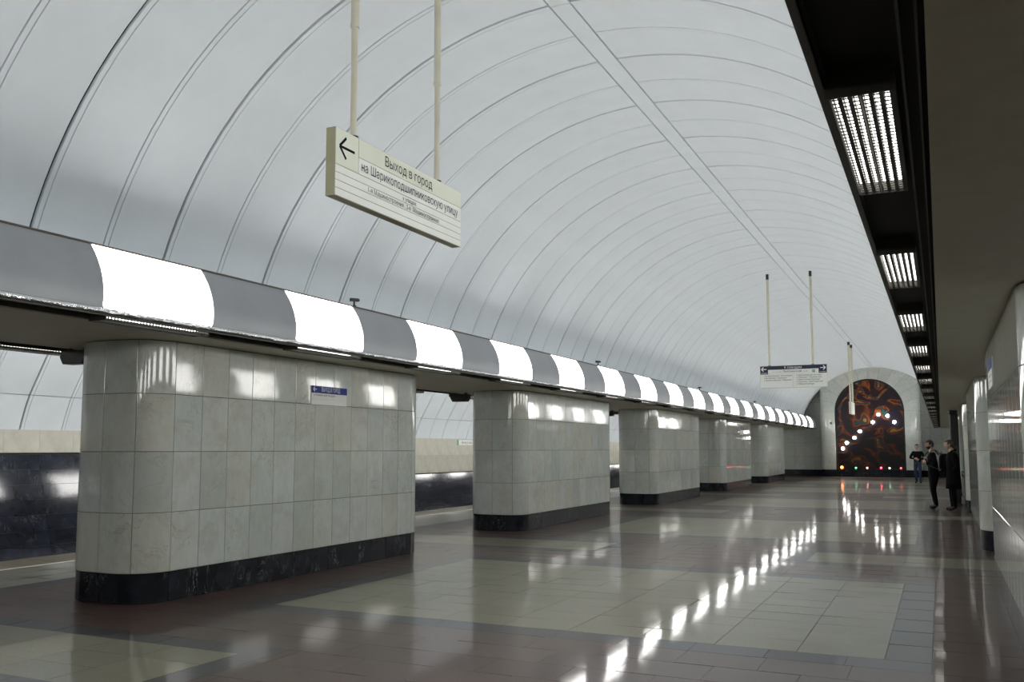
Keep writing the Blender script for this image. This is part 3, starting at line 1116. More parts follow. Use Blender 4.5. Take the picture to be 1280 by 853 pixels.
def fill_outlines(me):
    """fills letter outlines contour by contour, so overlapping strokes of a glyph stay whole"""
    nb = {}
    for e in me.edges:
        a, b = e.vertices
        nb.setdefault(a, []).append(b)
        nb.setdefault(b, []).append(a)
    seen, loops = set(), []
    for v0 in nb:
        if v0 in seen: continue
        lp, prev, cur = [], None, v0
        while cur not in seen:
            seen.add(cur)
            lp.append(me.vertices[cur].co.copy())
            nx = [k for k in nb[cur] if k != prev and k not in seen]
            prev = cur
            if not nx: break
            cur = nx[0]
        if len(lp) > 2: loops.append(untangle(lp))

    def inside(p, lp):
        c = False
        for a, b in zip(lp, lp[1:] + lp[:1]):
            if (a.y > p.y) != (b.y > p.y) and p.x < (b.x - a.x) * (p.y - a.y) / (b.y - a.y) + a.x: c = not c
        return c
    hole_of = {}
    for i, a in enumerate(loops):
        for j, b in enumerate(loops):
            if i != j and all(inside(p, b) for p in a): hole_of[i] = j
    mb_ = MB()
    for j, b in enumerate(loops):
        if j in hole_of: continue
        polys = [b] + [loops[i] for i in hole_of if hole_of[i] == j]
        lift = Vector((0, 0, 0.0004 * (j % 3)))
        flat_ = [p for q_ in polys for p in q_]
        for k, t_ in enumerate(tessellate_polygon(polys)):
            # thin steps keep strokes of one glyph that overlap from lying in exactly one plane
            mb_.add([flat_[i] + lift + Vector((0, 0, 0.00009 * (k % 7))) for i in t_], [(0, 1, 2)])
    return mb_.mesh('lettering')


def text(body, size, mat, parent, mtx, name='lettering', align='CENTER', width=None, ex=0.0008, bold=0.007):
    cu = D.curves.new('lettering', 'FONT')
    cu.body = body
    cu.size = size
    cu.align_x = align
    cu.align_y = 'CENTER'
    cu.extrude = 0
    cu.fill_mode = 'NONE'
    cu.offset = size * bold
    cu.resolution_u = 3
    o = D.objects.new('tmp', cu)
    C.objects.link(o)
    dg = bpy.context.evaluated_depsgraph_get()
    me = fill_outlines(D.meshes.new_from_object(o.evaluated_get(dg)))
    D.objects.remove(o)
    if width and me.vertices:
        xs = [v.co.x for v in me.vertices]
        k = width / (max(xs) - min(xs))
        me.transform(Matrix.Diagonal((k, 1, 1, 1)))
    me.transform(mtx)
    me.materials.clear()
    me.materials.append(mat)
    me.name = name
    o = D.objects.new(name, me)
    C.objects.link(o)
    o.parent = parent
    return o


def arrow(mb, cx, cz, s, sgn, th, plane):
    """arrow in local (a, b) plane: shaft plus two strokes; sgn -1 points towards -a"""
    def stroke(a0, b0, a1, b1, top):
        dx, dz = a1 - a0, b1 - b0
        L = math.hypot(dx, dz)
        nx, nz = -dz / L * th / 2, dx / L * th / 2
        q_ = [(a0 + nx, b0 + nz), (a1 + nx, b1 + nz), (a1 - nx, b1 - nz), (a0 - nx, b0 - nz)]
        vs = [plane(a, b, h) for h in (0.0, top) for a, b in q_]
        mb.add(vs, [(0, 1, 2, 3), (7, 6, 5, 4), (0, 4, 5, 1), (1, 5, 6, 2), (2, 6, 7, 3), (3, 7, 4, 0)])
    t_ = sgn * s
    stroke(cx - t_ * 0.55, cz, cx + t_ * 0.5, cz, 0.0008)
    stroke(cx + t_ * 0.55, cz, cx + t_ * 0.08, cz + s * 0.46, 0.0012)
    stroke(cx + t_ * 0.55, cz, cx + t_ * 0.08, cz - s * 0.46, 0.0016)


def face_plus_x(y, z, x=0.0):
    """text lies on a face looking to +X, reading along +Y"""
    return Matrix.Translation((x, y, z)) @ Matrix(((0, 0, 1, 0), (1, 0, 0, 0), (0, 1, 0, 0), (0, 0, 0, 1)))


def face_minus_y(x, z, y=0.0):
    return Matrix.Translation((x, y, z)) @ Matrix(((1, 0, 0, 0), (0, 0, -1, 0), (0, 1, 0, 0), (0, 0, 0, 1)))


# hanging exit sign, face towards the right-hand pillars
SX, SY0, SY1, SZ0, SZ1, ST = -3.31, 4.49, 6.155, 3.14, 3.58, 0.078
L = SY1 - SY0
sign = empty('exit_sign', (SX, SY0, SZ0))
tag(sign, 'long pale hanging exit sign with arrow and two cream rods, under the vault', 'sign')
H = SZ1 - SZ0
MB().cbox(-ST + 0.003, -0.003, 0.003, L - 0.003, 0.0, H, 0.002).build('case', m_signend, sign)
pf = MB()
hh = 0.125
pf.box(-0.004, 0.0, 0.004, 0.25, H - 0.235, H - 0.004)
pf.box(-0.004, 0.0, 0.256, L - 0.004, H - hh, H - 0.004)
pf.build('header_panel', m_signface, sign)
zz = [H - hh - 0.005]
strips = [(0.256, H - 0.235, H - hh - 0.005)]
lo = H - 0.24
hs = lo / 4
for i in range(4):
    strips.append((0.004, lo - hs * (i + 1) + 0.004, lo - hs * i - 0.001))
for (y0_, za, zb) in strips:
    MB().box(-0.004, 0.0, y0_, L - 0.004, za, zb).build('face_strip', m_signwhite, sign)
ar = MB()
arrow(ar, 0.125, H - 0.115, 0.15, -1, 0.017, lambda a, b, h: (0.0005 + h, a, b))
ar.build('arrow', m_ink, sign)
text('Выход в город', 0.098, m_ink, sign, face_plus_x(0.885, H - 0.068, 0.001), width=0.64)
text('на Шарикоподшипниковскую улицу', 0.088, m_ink, sign, face_plus_x(0.945, H - 0.183, 0.001), width=1.32)
text('к улицам:', 0.044, m_ink, sign, face_plus_x(0.89, lo - hs * 0.5, 0.001), width=0.18)
text('1-я Машиностроения , 2-я  Машиностроения', 0.048, m_ink, sign, face_plus_x(0.835, lo - hs * 1.5, 0.001), width=0.94)


def rod(parent, x, y, z0, z1, rad_, black_tip=False, zs=None):
    zs = zs or z1 - 1.0
    b_ = MB()
    b_.tube([(x, y, z0), (x, y, zs)], rad_ * 0.88, 12)
    b_.tube([(x, y, zs - 0.02), (x, y, z1)], rad_ * 1.12, 12)
    b_.tube([(x, y, zs - 0.03), (x, y, zs)], rad_ * 1.25, 12)
    o_ = b_.build('rod', m_rod, parent)
    c_ = MB()
    c_.tube([(x, y, z0 - 0.004), (x, y, z0 + 0.012)], rad_ * 1.5, 12)
    if black_tip: c_.tube([(x, y, z1 - 0.14), (x, y, z1)], rad_ * 1.3, 12)
    c_.build('rod_socket', m_device, o_)


vz = lambda x: VZ + math.sqrt(VR ** 2 - (x - XC) ** 2)
for yy, zs in ((0.245, 4.36), (1.345, 4.37)):
    rod(sign, -ST / 2, yy, H, vz(SX) - SZ0 - 0.003, 0.024, False, zs - SZ0)

# hanging train sign, facing the camera end of the hall
TX0, TX1, TZ0, TZ1, TY = -4.10, -2.46, 3.108, 3.68, 24.0
ts = empty('train_sign', (TX0, TY, TZ0))
tag(ts, 'hanging white station list sign with navy header and arrows at both ends', 'sign')
Wd, H2 = TX1 - TX0, TZ1 - TZ0
MB().cbox(0, Wd, 0.004, 0.09, 0, H2, 0.003).build('case', m_signedge, ts)
nv = MB()
nv.box(0.008, Wd - 0.008, -0.002, 0.004, H2 - 0.10, H2 - 0.006)
nv.box(0.008, 0.20, -0.002, 0.004, H2 - 0.215, H2 - 0.10)
nv.box(Wd - 0.20, Wd - 0.008, -0.002, 0.004, H2 - 0.215, H2 - 0.10)
nv.build('header_panel', m_navy, ts)
MB().box(0.205, Wd - 0.205, -0.002, 0.004, H2 - 0.215, H2 - 0.105).build('line_strip', m_signwhite, ts)
MB().box(0.008, Wd / 2 - 0.004, -0.002, 0.004, 0.008, H2 - 0.22).build('list_panel', m_signwhite, ts)
MB().box(Wd / 2 + 0.004, Wd - 0.008, -0.002, 0.004, 0.008, H2 - 0.22).build('list_panel', m_signwhite, ts)
ar = MB()
arrow(ar, 0.10, H2 - 0.085, 0.115, -1, 0.02, lambda a, b, h: (a, -0.0025 - h, b))
arrow(ar, Wd - 0.10, H2 - 0.085, 0.115, 1, 0.02, lambda a, b, h: (a, -0.0025 - h, b))
ar.build('arrows', m_white, ts)
text('К поездам', 0.085, m_white, ts, face_minus_y(Wd / 2, H2 - 0.055, -0.0035))
text('посадка', 0.038, m_white, ts, face_minus_y(0.105, H2 - 0.185, -0.0035))
text('посадка', 0.038, m_white, ts, face_minus_y(Wd - 0.105, H2 - 0.185, -0.0035))
text('до станций', 0.042, m_greyink, ts, face_minus_y(0.42, H2 - 0.16, -0.0035))
text('Люблинской', 0.076, m_ink, ts, face_minus_y(0.80, H2 - 0.155, -0.0035))
text('линии', 0.042, m_greyink, ts, face_minus_y(1.125, H2 - 0.16, -0.0035))
gm_ = MB()
gm_.box(1.285, 1.355, -0.004, -0.002, H2 - 0.195, H2 - 0.125)
gm_.build('line_badge', m_green, ts)
text('10', 0.055, m_white, ts, face_minus_y(1.32, H2 - 0.16, -0.005))
for i, s_ in enumerate(('Кожуховская • Печатники', 'Волжская • Люблино', 'Братиславская • Марьино')):
    text('▪ ' + s_, 0.052, m_ink, ts, face_minus_y(0.09, H2 - 0.262 - 0.055 * i, -0.0035), align='LEFT')
for i, s_ in enumerate(('Крестьянская застава', 'Римская • Чкаловская', 'Сретенский бульвар', 'Трубная • Достоевская', 'Марьина роща')):
    text('▪ ' + s_, 0.052, m_ink, ts, face_minus_y(Wd / 2 + 0.08, H2 - 0.262 - 0.055 * i, -0.0035), align='LEFT')
for xx in (0.235, 1.30):
    rod(ts, xx, 0.047, H2, vz(TX0 + xx) - TZ0 - 0.003, 0.028, True)

# third sign, seen edge-on, far down the hall
es = empty('edge_sign', (-3.36, 41.1, 3.04))
tag(es, 'hanging sign seen edge-on as a thin white bar, near the end wall', 'sign')
MB().cbox(-0.045, 0.045, 0.0, 1.7, 0.0, 0.52, 0.004).build('case', m_signedge, es)
MB().box(0.045, 0.049, 0.01, 1.69, 0.01, 0.51).build('face_panel', m_signwhite, es)
for yy in (0.25, 1.45):
    rod(es, 0.0, yy, 0.52, vz(-3.36) - 3.04 - 0.003, 0.04, True)

# blue exit plaques on the pillars
def plaque(x, y0, z0, wd, ht, sgn, label, words=True):
    e = empty('exit_plaque', (x, y0, z0))
    tag(e, label, 'plaque', 'exit plaques on the pillars')
    bx = lambda mb_, h0, h1, *rr_: mb_.box(min(sgn * h0, sgn * h1), max(sgn * h0, sgn * h1), *rr_)
    b_ = MB()
    bx(b_, 0.0005, 0.010, 0, wd, 0, ht)
    b_.build('board', m_signwhite, e)
    h_ = MB()
    bx(h_, 0.010, 0.013, 0, wd, ht * 0.62, ht)
    hd = h_.build('header', m_blue, e)
    if words:
        a_ = MB()
        arrow(a_, wd * 0.09, ht * 0.82, 0.062, -1, 0.011, lambda a, b, h: (0.0135 + h, a, b))
        a_.build('arrow', m_white, hd)
        text('ВЫХОД В ГОРОД', 0.075, m_white, hd, face_plus_x(wd * 0.53, ht * 0.81, 0.0138), width=wd * 0.52)
        text('к поездам для посадки', 0.036, m_ink, e, face_plus_x(wd * 0.36, ht * 0.52, 0.0108), width=wd * 0.58)
        rl_ = MB()
        bx(rl_, 0.010, 0.0106, 0, wd, ht * 0.30, ht * 0.305)
        rl_.build('rule', m_greyink, e)
    else:
        rl_ = MB()
        for q_ in (0.2, 0.4):
            bx(rl_, 0.010, 0.0106, wd * 0.1, wd * 0.8, ht * q_, ht * (q_ + 0.03))
        rl_.build('rule', m_greyink, e)


XF = XC - U_PIL
plaque(XF, 9.395, 2.13, 0.772, 0.24, 1, 'blue and white exit plaque high on the nearest left pillar')
plaque(XF, 37.1, 2.13, 0.772, 0.30, 1, 'small blue plaque on the fourth pillar of left row')
plaque(XC + U_PIL, 10.35, 2.20, 0.85, 0.30, -1, 'blue and white plaque seen at a slant on the nearest right pillar', False)

# station plate on the far track wall
e = empty('wall_plate', (XC - 9.875 + 0.036, 24.4, 1.68))
tag(e, 'narrow white plate with green ends on the cream band across the tracks', 'sign')
MB().box(0, 0.012, 0, 1.3, 0, 0.15).build('board', m_signwhite, e)
gb = MB()
gb.box(0.012, 0.014, 0.0, 0.10, 0, 0.15)
gb.box(0.012, 0.014, 1.2, 1.3, 0, 0.15)
gb.build('end_bands', m_green, e)
text('Выход в город', 0.10, m_ink, e, face_plus_x(0.65, 0.075, 0.013))

# ------------------------------------------------------------------ small equipment
bl = ['black equipment box on brackets beside the near corner of nearest left pillar', 'black equipment box on brackets in the first passage of the left row',
      'black equipment box on brackets in the second passage, behind second left pillar']
bm_ = MB()
bm_.add([(x, y, z) for y in (-0.07, 0.07) for x, z in ((-0.15, -0.09), (0.15, -0.09), (0.20, -0.01), (0.17, 0.06), (-0.17, 0.06), (-0.20, -0.01))],
        [(0, 1, 2, 3, 4, 5), (11, 10, 9, 8, 7, 6)] + [(i, 6 + i, 6 + (i + 1) % 6, (i + 1) % 6) for i in range(6)])
box_mesh = bm_.mesh('housing')
for k in range(3):
    e = empty('equipment_box', (-8.70, 7.12 + PITCH * k, 2.60))
    tag(e, bl[k], 'box', 'equipment boxes under the platform soffit')
    link('housing', box_mesh, m_device, e)
    for sx in (-0.12, 0.12):
        MB().box(sx - 0.02, sx + 0.02, -0.02, 0.02, 0.06, 0.092).build('bracket', m_frame, e)

cl_ = ['security camera on the left cornice top above the exit plaque', 'security camera on the left cornice above the second pillar',
       'third security camera along the left cornice top', 'fourth security camera along the left cornice top',
       'fifth security camera along the left cornice, near its far end']
for k, yy in enumerate((9.42, 18.55, 27.8, 37.0, 46.1)):
    e = empty('security_camera', (XC - 3.245, yy, 3.352))
    tag(e, cl_[k], 'camera', 'security cameras on the cornice')
    MB().tube([(0, 0, 0), (0, 0, 0.075)], 0.012).tube([(0, 0, 0), (0, 0, 0.008)], 0.03).build('post', m_device, e)
    MB().cbox(-0.022, 0.022, -0.055, 0.055, 0.06, 0.10, 0.006, mat=Matrix.Rotation(math.radians(-35), 4, 'Z')).build('housing', m_device, e)
    MB().tube([(0.032, 0.046, 0.08), (0.038, 0.055, 0.08)], 0.016).build('lens', m_glass, e)

# tall dark information column
e = empty('information_column', (0.39, 28.6, 0))
tag(e, 'tall narrow black information column beside the man in long coat', 'column', kind='thing')
MB().cbox(-0.11, 0.11, -0.18, 0.18, 0.05, 2.55, 0.04).build('body', m_device, e)
MB().cbox(-0.13, 0.13, -0.20, 0.20, 0.0, 0.06, 0.012).build('base', m_frame, e)
MB().cbox(-0.13, 0.10, -0.20, 0.20, 2.54, 2.64, 0.03).build('cap', m_device, e)
MB().cbox(-0.08, 0.08, -0.188, -0.175, 1.15, 1.65, 0.004).build('panel', m_frame, e)


# ------------------------------------------------------------------ people
m_skin = plain('skin', (0.50, 0.30, 0.22), 0.5, var=0.06)
m_blackcloth = plain('black cloth', (0.005, 0.005, 0.0055), 0.9, spec=0.1, scale=30)
m_trouser = plain('dark trousers', (0.005, 0.005, 0.006), 0.9, spec=0.1, scale=30)
m_jeans = plain('blue jeans', (0.035, 0.055, 0.10), 0.8, spec=0.2, scale=30)
m_shoe = plain('black shoes', (0.012, 0.011, 0.010), 0.4)
m_hair_d = plain('dark hair', (0.018, 0.013, 0.010), 0.6, scale=60)
m_hair_b = plain('brown hair', (0.07, 0.042, 0.024), 0.6, scale=60)
m_eye = plain('eye', (0.02, 0.015, 0.012), 0.2)
m_bag = plain('black backpack fabric', (0.005, 0.005, 0.006), 0.8, spec=0.15, scale=40)
m_patch = plain('blue grey strap', (0.08, 0.11, 0.16), 0.6)


def skin_mesh(joints, bones, root):
    me = D.meshes.new('tmp')
    names = list(joints)
    me.from_pydata([joints[k][0] for k in names], [(names.index(a), names.index(b)) for a, b in bones], [])
    o = D.objects.new('tmp', me)
    C.objects.link(o)
    o.modifiers.new('skin', 'SKIN').use_smooth_shade = True
    for i, k in enumerate(names):
        sv = me.skin_vertices[0].data[i]
        rr = joints[k][1]
        sv.radius = rr if isinstance(rr, tuple) else (rr, rr)
        sv.use_root = (k == root)
    sub = o.modifiers.new('sub', 'SUBSURF')
    sub.levels = sub.render_levels = 2
    out = D.meshes.new_from_object(o.evaluated_get(bpy.context.evaluated_depsgraph_get()))
    D.objects.remove(o)
    return out


def head_bm(mb, c, yaw_, skin=0, eye=1, s=1.0):
    bm = bmesh.new()
    bmesh.ops.create_icosphere(bm, subdivisions=4, radius=1)
    for v in bm.verts:
        x, y, z = v.co
        X, Y, Z = x * 0.098, y * 0.077, z * 0.118
        if z < -0.1:                                     # jaw narrows, chin comes forward
            k = (-0.1 - z) / 0.9
            Y *= 1 - 0.32 * k
            X = X * (1 - 0.22 * k) + 0.016 * k
        if x > 0.3:
            X -= 0.010 * math.exp(-((abs(y) - 0.36) ** 2 + (z - 0.04) ** 2) / 0.03)      # eye sockets
            X += 0.030 * math.exp(-(y ** 2) / 0.022 - ((z + 0.16) ** 2) / 0.028)         # nose
            X += 0.010 * math.exp(-(y ** 2) / 0.03 - ((z - 0.06) ** 2) / 0.03)
            X += 0.008 * math.exp(-(y ** 2) / 0.07 - ((z + 0.46) ** 2) / 0.008)          # lips
            X += 0.006 * math.exp(-(y ** 2) / 0.25 - ((z - 0.2) ** 2) / 0.01)            # brow
        v.co = (X * s, Y * s, Z * s)
    mt = Matrix.Translation(c) @ Matrix.Rotation(yaw_, 4, 'Z')
    bm.transform(mt)
    mb.bm(bm, skin, True)
    for sd in (-1, 1):
        b2 = bmesh.new()
        bmesh.ops.create_icosphere(b2, subdivisions=2, radius=1)
        for v in b2.verts:
            v.co = Vector((v.co.x * 0.022 - 0.008, sd * 0.076 + v.co.y * 0.010, v.co.z * 0.032 + 0.0)) * s
        b2.transform(mt)
        mb.bm(b2, skin, True)
        b3 = bmesh.new()
        bmesh.ops.create_icosphere(b3, subdivisions=2, radius=0.011)
        for v in b3.verts: v.co += Vector((0.080, sd * 0.028, 0.008))
        b3.transform(mt)
        mb.bm(b3, eye, True)
    return mt


def hair_mesh(mt, mat, parent, name, beard=False, short=1.0):
    bm = bmesh.new()
    bmesh.ops.create_icosphere(bm, subdivisions=4, radius=1)
    kill = []
    for v in bm.verts:
        x, y, z = v.co
        if beard: keep = x > -0.1 and z < -0.28 and not (abs(y) < 0.2 and -0.5 < z < -0.40 and x > 0.5)
        else: keep = z > (0.42 if x > 0.45 else (-0.05 if x > -0.1 else -0.5)) + 0.05 * math.sin(y * 9)
        if not keep: kill.append(v)
        g = (1.06 if beard else 1.10 + 0.05 * short * max(0, z)) + 0.012 * math.sin(31 * x + 17 * y) * math.sin(23 * z)
        X, Y, Z = x * 0.098 * g, y * 0.077 * g, z * 0.118 * g
        if z < -0.1:
            k = (-0.1 - z) / 0.9
            Y *= 1 - 0.32 * k
            X = X * (1 - 0.22 * k) + (0.022 if beard else 0.0) * k
        v.co = (X, Y, Z)
    bmesh.ops.delete(bm, geom=kill, context='VERTS')
    bmesh.ops.solidify(bm, geom=list(bm.faces), thickness=0.008)
    bm.transform(mt)
    return MB().bm(bm, 0, True).build(name, mat, parent)


def hand(mb, wrist, direction, palm_n, m, curl=0.6, thumb=1):
    """palm, four fingers of unequal length bent towards palm_n, and a thumb from the palm's side"""
    dv = Vector(direction).normalized()
    nv_ = Vector(palm_n)
    nv_ = (nv_ - dv * nv_.dot(dv)).normalized()
    sv = dv.cross(nv_).normalized() * thumb
    w_ = Vector(wrist)
    bm = bmesh.new()
    bmesh.ops.create_icosphere(bm, subdivisions=2, radius=1)
    R_ = Matrix((dv, sv, nv_)).transposed()
    for v in bm.verts: v.co = w_ + R_ @ Vector((v.co.x * 0.055 + 0.045, v.co.y * 0.042, v.co.z * 0.018))
    mb.bm(bm, m, True)
    for i, ln in enumerate((0.070, 0.080, 0.074, 0.058)):
        p0 = w_ + dv * 0.078 + sv * (0.030 - 0.020 * i)
        p, pts, ang = p0, [p0 - dv * 0.02, p0], 0.0
        for f_ in (0.45, 0.32, 0.23):
            ang += curl
            p = p + (dv * math.cos(ang) + nv_ * math.sin(ang)) * ln * f_
            pts.append(p)
        mb.tube(pts, [0.010, 0.0095, 0.009, 0.008, 0.006], 7, m)
    p0 = w_ + dv * 0.03 + sv * 0.035
    pts = [p0 - sv * 0.02, p0, p0 + dv * 0.025 + sv * 0.022 + nv_ * 0.008, p0 + dv * 0.055 + sv * 0.026 + nv_ * 0.022]
    mb.tube(pts, [0.013, 0.012, 0.010, 0.007], 7, m)


def person(loc, rz, label, joints, hands, head, mats, hair, top=1.0):
    """joints: name -> (point, radius, material); figure faces +X locally"""
    bones = [('pelvis', 'belly'), ('belly', 'chest'), ('chest', 'collar'), ('collar', 'neck'), ('neck', 'skull')]
    for s_ in ('l', 'r'):
        bones += [('chest', 'shoulder_' + s_), ('shoulder_' + s_, 'elbow_' + s_), ('elbow_' + s_, 'wrist_' + s_),
                  ('pelvis', 'hip_' + s_), ('hip_' + s_, 'knee_' + s_), ('knee_' + s_, 'ankle_' + s_), ('ankle_' + s_, 'toe_' + s_)]
    me = skin_mesh({k: (v[0], v[1]) for k, v in joints.items()}, bones, 'pelvis')
    J = {k: Vector(v[0]) for k, v in joints.items()}
    vs = [v.co.copy() for v in me.vertices]
    for v in vs:                                          # torso is wider than deep
        if 0.95 < v.z < 1.5 and abs(v.y) < 0.26:
            k = min(1, (v.z - 0.95) / 0.1, (1.5 - v.z) / 0.1)
            cx_ = J['belly'].x + (J['chest'].x - J['belly'].x) * max(0, min(1, (v.z - J['belly'].z) / (J['chest'].z - J['belly'].z)))
            if abs(v.x - cx_) < 0.2: v.x = cx_ + (v.x - cx_) * (1 - 0.18 * k)
    mb_ = MB()
    groups = {}
    for p in me.polygons:
        c_ = sum((vs[i] for i in p.vertices), Vector()) / len(p.vertices)
        best, bm_i = 1e9, 0
        for a, b in bones:
            ab = J[b] - J[a]
            t_ = max(0, min(1, (c_ - J[a]).dot(ab) / ab.length_squared))
            dd = (c_ - J[a] - ab * t_).length
            if dd < best: best, bm_i = dd, joints[b][2]
        if best < 1e8 and c_.z < 0.085: bm_i = 3
        groups.setdefault(bm_i, []).append(p)
    base = len(mb_.v)
    mb_.v += [tuple(v) for v in vs]
    for g_, ps_ in groups.items():
        for p in ps_:
            mb_.f.append(tuple(p.vertices)); mb_.m.append(g_); mb_.sm.append(True)
    D.meshes.remove(me)
    hc, hyaw = head
    mt = head_bm(mb_, hc, hyaw, 0, 4)
    for (side, dv, pn, curl) in hands:
        hand(mb_, J['wrist_' + side], dv, pn, 0, curl, 1 if side == 'l' else -1)
    zmin = min(v[2] for v in mb_.v)
    mb_.v = [(v[0], v[1], v[2] - zmin) for v in mb_.v]
    mt = Matrix.Translation((0, 0, -zmin)) @ mt
    root = mb_.build('person', mats, None, loc, rz)
    tag(root, label, 'person')
    hair_mesh(mt, hair[0], root, 'hair', short=hair[2])
    if hair[1]: hair_mesh(mt, hair[0], root, 'beard', True)
    return root, zmin


def stand(arms, legs, lean=0.0, bulk=1.0):
    """default standing joints; materials 0 skin, 1 top, 2 trousers, 3 shoes"""
    b = bulk
    j = {'pelvis': ((0, 0, 0.98), 0.135 * b, 2), 'belly': ((lean * 0.2, 0, 1.14), 0.142 * b, 1), 'chest': ((lean * 0.6, 0, 1.34), 0.155 * b, 1),
         'collar': ((lean * 0.9, 0, 1.475), 0.085, 1), 'neck': ((lean + 0.01, 0, 1.545), 0.056, 0), 'skull': ((lean + 0.02, 0, 1.62), 0.06, 0)}
    for s_, sg in (('l', 1), ('r', -1)):
        j['shoulder_' + s_] = ((lean * 0.7, sg * 0.185, 1.42), 0.075 * b, 1)
        e_, w_ = arms[s_]
        j['elbow_' + s_] = (e_, 0.056 * b, 1)
        j['wrist_' + s_] = (w_, 0.035, 1)
        k_, a_, t_ = legs[s_]
        j['hip_' + s_] = ((0, sg * 0.085, 0.90), 0.105 * b, 2)
        j['knee_' + s_] = (k_, 0.072, 2)
        j['ankle_' + s_] = (a_, 0.055, 2)
        j['toe_' + s_] = (t_, 0.042, 3)
    return j


# bearded man with backpack, turned towards the left, one hand at his chest strap
j1 = stand({'l': ((0.02, 0.27, 1.14), (0.20, 0.12, 1.23)), 'r': ((0.06, -0.27, 1.15), (0.19, -0.10, 1.31))},
           {'l': ((0.05, 0.11, 0.52), (-0.02, 0.12, 0.085), (0.15, 0.15, 0.045)), 'r': ((0.02, -0.11, 0.52), (-0.05, -0.12, 0.085), (0.12, -0.15, 0.045))}, 0.03, 1.2)
p1, z1_ = person((-0.16, 26.75, 0), math.radians(192), 'bearded man in black with backpack, hand at chest, before the other man in coat', j1,
                 [('l', (0.6, -0.7, 0.25), (-0.8, -0.5, 0), 0.7), ('r', (0.3, 0.75, 0.35), (-0.9, 0.3, 0), 0.75)],
                 ((0.075, 0, 1.685), math.radians(8)), [m_skin, m_blackcloth, m_trouser, m_shoe, m_eye], (m_hair_d, True, 1.0))
bp = empty('backpack', (-0.16, 26.75, 0), math.radians(192))
tag(bp, 'black backpack with blue-grey strap on the back of the bearded man', 'backpack')
bm = bmesh.new()
bmesh.ops.create_cube(bm, size=1)
bmesh.ops.bevel(bm, geom=list(bm.edges), offset=0.28, segments=4, affect='EDGES', profile=0.5)
for v in bm.verts: v.co = Vector((-0.27 + v.co.x * 0.24 * (1 - 0.25 * max(0, v.co.z)), v.co.y * 0.32, 1.20 + v.co.z * 0.48))
MB().bm(bm, 0, True).build('pack', m_bag, bp)
bm = bmesh.new()
bmesh.ops.create_cube(bm, size=1)
bmesh.ops.bevel(bm, geom=list(bm.edges), offset=0.25, segments=3, affect='EDGES', profile=0.5)
for v in bm.verts: v.co = Vector((-0.395 + v.co.x * 0.08, v.co.y * 0.24, 1.10 + v.co.z * 0.22))
MB().bm(bm, 0, True).build('front_pocket', m_bag, bp)
for sg in (-1, 1):
    MB().tube([(-0.16, sg * 0.11, 1.40), (-0.07, sg * 0.125, 1.515), (0.05, sg * 0.12, 1.51), (0.155, sg * 0.11, 1.40), (0.165, sg * 0.11, 1.26), (0.08, sg * 0.17, 1.10), (-0.15, sg * 0.15, 1.02)],
              0.015, 8, smooth=4).build('strap', m_patch if sg > 0 else m_bag, bp)
MB().tube([(-0.18, -0.04, 1.42), (-0.20, -0.04, 1.475), (-0.20, 0.04, 1.475), (-0.18, 0.04, 1.42)], 0.009, 8).build('handle', m_patch, bp)

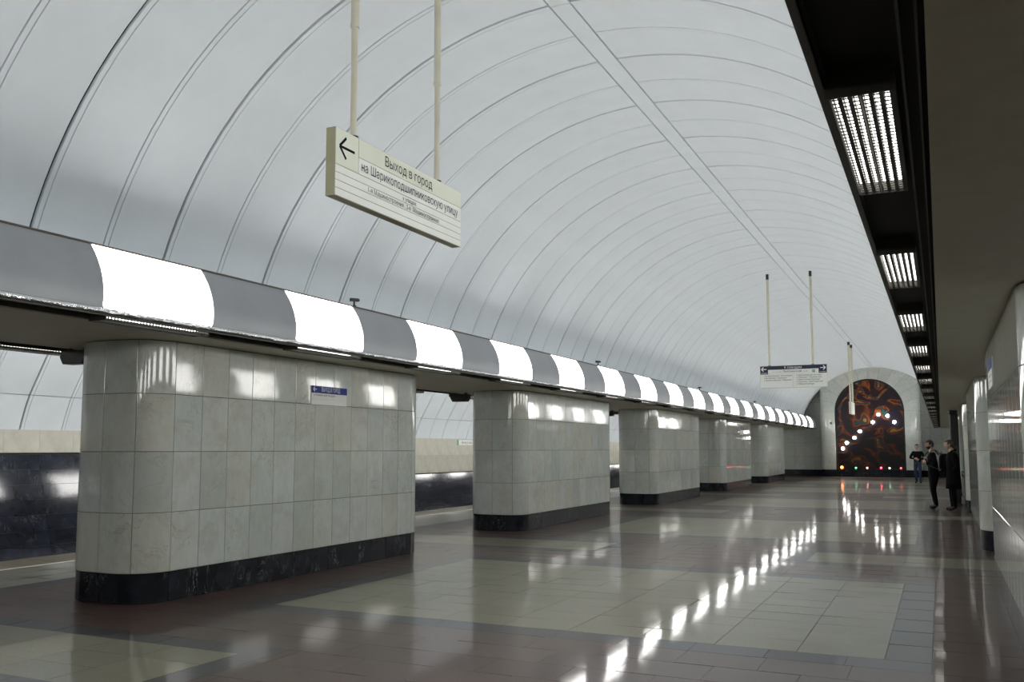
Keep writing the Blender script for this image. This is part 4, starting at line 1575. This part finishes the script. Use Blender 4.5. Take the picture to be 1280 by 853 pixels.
# man in long dark coat, in profile, beside the pillar
j2 = stand({'l': ((-0.07, 0.25, 1.16), (0.05, 0.185, 1.0)), 'r': ((-0.07, -0.25, 1.16), (0.05, -0.185, 1.0))},
           {'l': ((0.03, 0.09, 0.52), (0.0, 0.09, 0.085), (0.17, 0.11, 0.045)), 'r': ((0.05, -0.09, 0.52), (0.03, -0.10, 0.085), (0.20, -0.12, 0.045))}, 0.02, 1.06)
p2, z2_ = person((0.30, 26.1, 0), math.radians(186), 'brown-haired man in long dark coat, in profile by the pillar', j2,
                 [('l', (0.25, -0.55, -0.6), (-0.3, -1, 0), 0.35), ('r', (0.25, 0.55, -0.6), (-0.3, 1, 0), 0.35)],
                 ((0.075, 0, 1.69), math.radians(-4)), [m_skin, m_blackcloth, m_trouser, m_shoe, m_eye], (m_hair_b, False, 1.0))
ct = MB()
ringsz = [(1.485, 0.085, 0.10, 0.012), (1.455, 0.11, 0.155, 0.01), (1.40, 0.135, 0.20, 0.01), (1.30, 0.15, 0.215, 0.01), (1.12, 0.15, 0.20, 0.0), (0.95, 0.16, 0.21, 0.0), (0.75, 0.175, 0.22, 0.005), (0.55, 0.185, 0.225, 0.01)]
nn = 28
vs = []
for (z, a, b, cx_) in ringsz:
    for k in range(nn):
        q = 2 * PI * k / nn
        rp = 1 + 0.02 * math.sin(q * 7) * (1.4 - z)
        vs.append((cx_ + a * rp * math.cos(q), b * rp * math.sin(q), z))
for k in range(nn):
    q = 2 * PI * k / nn
    vs.append((0.01 + 0.165 * math.cos(q), 0.205 * math.sin(q), 0.56))
fs = []
for i in range(len(ringsz)):
    for k in range(nn):
        fs.append((i * nn + k, i * nn + (k + 1) % nn, (i + 1) * nn + (k + 1) % nn, (i + 1) * nn + k))
fs.append(tuple(range(nn))[::-1])
ct.add(vs, fs, 0, True)
ct.build('coat', m_blackcloth, p2)
MB().tube([(0.09, -0.07, 1.44), (0.03, -0.095, 1.50), (-0.06, -0.07, 1.53), (-0.085, 0, 1.535), (-0.06, 0.07, 1.53), (0.03, 0.095, 1.50), (0.09, 0.07, 1.44)], 0.022, 8, smooth=3).build('collar', m_blackcloth, p2)

# far man walking towards the camera, arms folded
j3 = stand({'l': ((0.05, 0.31, 1.17), (0.17, 0.10, 1.10)), 'r': ((0.05, -0.31, 1.17), (0.17, -0.10, 1.15))},
           {'l': ((0.10, 0.10, 0.52), (-0.02, 0.10, 0.10), (0.13, 0.13, 0.05)), 'r': ((0.04, -0.10, 0.52), (-0.10, -0.10, 0.12), (0.05, -0.12, 0.05))}, 0.0, 1.0)
p3, z3_ = person((-0.95, 46.0, 0), math.radians(258), 'man in black sweater and blue jeans near the end wall, arms folded', j3,
                 [('l', (0.3, -0.9, 0.1), (-1, 0, 0), 0.5), ('r', (0.3, 0.9, 0.1), (-1, 0, 0), 0.5)],
                 ((0.06, 0, 1.68), math.radians(12)), [m_skin, m_blackcloth, m_jeans, m_shoe, m_eye], (m_hair_d, False, 0.3))
